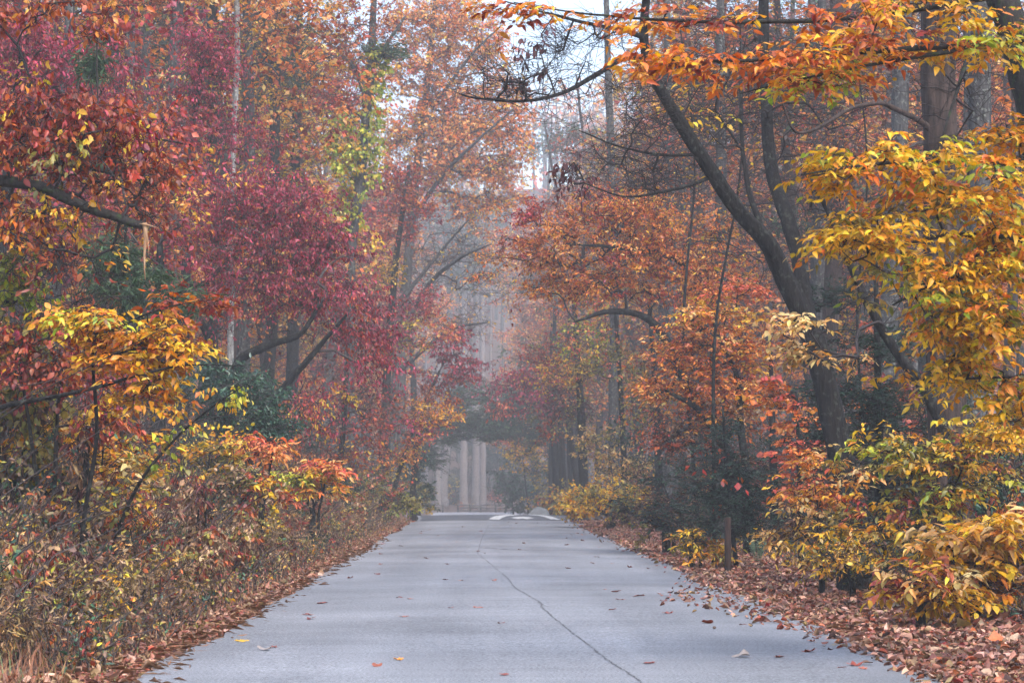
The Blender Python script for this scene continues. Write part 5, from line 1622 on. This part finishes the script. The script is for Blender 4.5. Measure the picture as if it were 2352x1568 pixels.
# single fallen leaves, nearest ones: lobed, curled
FL = []
r = np.random.default_rng(77)
for k in range(14):
    m_ = 20
    th = np.linspace(0, 2 * np.pi, m_, endpoint=False)
    lobes = [5, 5, 3, 7, 0][k % 5]
    rad = .5 * (1 + (.30 if lobes else .05) * np.cos(lobes * th)) * (1 + r.normal(0, .06, m_))
    sx, sy = 1.0, r.uniform(.55, .95)
    q = np.stack([rad * np.cos(th) * sx, rad * np.sin(th) * sy, np.zeros(m_)], 1)
    q[:, 2] = r.uniform(.35, .9) * q[:, 1] ** 2 + r.uniform(-.3, .5) * q[:, 0] ** 2 + r.normal(0, .03, m_)
    q = np.vstack([q, [0, 0, 0]])
    q[:, 2] -= q[:, 2].min()
    f = np.stack([np.arange(m_), (np.arange(m_) + 1) % m_, np.full(m_, m_)], -1)
    col = [(128, 66, 48), (150, 84, 60), (108, 54, 44), (164, 98, 78), (140, 62, 40), (96, 56, 46)][k % 6] if k < 11 else [(214, 166, 40), (150, 136, 126), (216, 138, 40)][k - 11]
    FL.append(mesh('fallen_leaf', q, f, M_DRY, np.tile(lin(col), (len(q), 1))))


def fallen(x, y, s, k, label, group=None):
    o = obj('fallen_leaf', FL[k])
    onr = road_left(np.array(y)) < x < road_right(np.array(y))
    o.location = (x, y, (float(rz(x, y)) if onr else float(gz(x, y)) + .045) + .004)
    o.rotation_euler = (r.normal(0, .12), r.normal(0, .12), r.uniform(0, 6.28))
    o.scale = (s, s, s)
    return tag(o, label, 'leaf', group)


COLN = ['brown', 'tan-brown', 'dark brown', 'pinkish brown', 'russet', 'umber']
SHPN = ['lobed', 'lobed', 'three-pointed', 'ragged', 'oval']


def leafname(x, y, s, k):
    return '{} {} {} leaf'.format('small' if s < .075 else ('medium' if s < .09 else 'broad'), COLN[k % 6], SHPN[k % 5]), near(x, y, 1, 0, 1)[1]


special = [
    (555, 1470, .12, 11, 'bright yellow leaf lying alone on the grey road'), (608, 1490, .13, 12, 'pale curled leaf lying belly-up near the yellow leaf on the road'),
    (915, 1516, .08, 13, 'tiny amber leaf lying on the open road toward the bottom'), (740, 1384, .14, 4, 'upright curled brown leaf standing alone on the road'),
    (706, 1412, .13, 0, 'brown leaf lying just behind its twin on the road'), (714, 1422, .13, 2, 'darker brown leaf lying in front of its twin on the road'),
    (1150, 1437, .10, 2, 'small dark curled leaf beside the long crack in the road'), (1036, 1399, .10, 0, 'small brown leaf in the middle of the open road'),
    (1625, 1432, .16, 4, 'large red-brown leaf lying near two acorns on the road'), (1705, 1508, .15, 12, 'pale grey flattened leaf on the road by the litter side'),
    (865, 1317, .12, 2, 'dark leaf lying alone halfway up the road'), (880, 1246, .14, 0, 'reddish leaf far up the road close to the bank edge'),
    (921, 1251, .13, 5, 'dark flat leaf far up the road next to a reddish one'), (1416, 1358, .13, 4, 'flat brown leaf leading the loose scatter at the litter side'), (1467, 1369, .16, 0, 'curled brown leaf in the loose scatter at the litter side'),
    (1425, 1378, .12, 1, 'brown leaf standing on edge below the loose scatter'), (1526, 1381, .12, 2, 'dark leaf at the near side of the loose scatter')]
for (px, py, s, k, lab) in special:
    p = on_road(px, py)
    fallen(p[0], p[1], s, k, lab)
for i in range(95):
    y = 17 + 72 * r.random() ** 1.3
    x = float(road_mid(y)) + (r.uniform(-2.8, 2.6) if i < 48 else 2.9 - abs(r.normal(0, .5)))
    s_, k_ = r.uniform(.06, .12), int(r.integers(0, 11))
    a_, b_ = leafname(x, y, s_, k_)
    fallen(x, y, s_, k_, f'{a_} on the {"near" if y < 30 else ("middle" if y < 55 else "far")} road toward the {b_}', 'loose brown leaves on the road')
for i in range(110):
    y = 17 + 16 * r.random()
    x = float(road_mid(y)) + r.uniform(3.0, 4.5)
    s_, k_ = r.uniform(.06, .105), int(r.integers(0, 11))
    a_, b_ = leafname(x, y, s_, k_)
    fallen(x, y, s_, k_, f'{a_} atop the {"nearer" if y < 24 else "farther"} litter below the {b_}', 'top leaves of the litter below the yellow shrubs')
for i in range(80):
    y = 18 + 16 * r.random()
    x = float(road_mid(y)) - r.uniform(3.1, 3.8)
    s_, k_ = r.uniform(.06, .105), int(r.integers(0, 11))
    a_, b_ = leafname(x, y, s_, k_)
    fallen(x, y, s_, k_, f'{a_} on the {"nearer" if y < 26 else "farther"} bank litter strip below the {b_}', 'top leaves of the litter under the weedy bank')
M_ACORN = plain('acorn', (0.10, 0.055, 0.035), .5, .2, 40)
for (px, py, lab) in [(1641, 1445, 'dark acorn on the road nearest the large red-brown leaf'), (1725, 1438, 'dark acorn on the road closer to the leaf litter')]:
    p = on_road(px, py)
    bm = bmesh.new()
    bmesh.ops.create_uvsphere(bm, u_segments=10, v_segments=8, radius=.014)
    for v in bm.verts:
        v.co.x *= 1.35
        if v.co.x < -.004:
            v.co.y *= 1.15
            v.co.z *= 1.15
    me = bpy.data.meshes.new('acorn')
    bm.to_mesh(me)
    bm.free()
    me.materials.append(M_ACORN)
    tag(obj('acorn', me, None, (p[0], p[1], float(rz(*p)) + .014)), lab, 'acorn')

# ------------------------------------------------------------------ haze: one closed box of even, pale air
bx = np.array([[sx * 424, (-64 if sy < 0 else 824), (-4.0 if sz < 0 else 132)] for sx in (-1, 1) for sy in (-1, 1) for sz in (-1, 1)], float)
hf = np.array([[0, 1, 3, 2], [4, 6, 7, 5], [0, 4, 5, 1], [2, 3, 7, 6], [0, 2, 6, 4], [1, 5, 7, 3]])
m = bpy.data.materials.new('haze')
m.use_nodes = True
nt = m.node_tree
nt.nodes.clear()
pv = nt.nodes.new('ShaderNodeVolumePrincipled')
pv.inputs['Color'].default_value = (0.985, 0.98, 1.0, 1)
pv.inputs['Density'].default_value = HAZE_DENSITY
pv.inputs['Anisotropy'].default_value = 0.0
mo = nt.nodes.new('ShaderNodeOutputMaterial')
nt.links.new(pv.outputs[0], mo.inputs['Volume'])
hz = obj('haze', mesh('haze', bx, hf, m))
hz['kind'] = 'stuff'
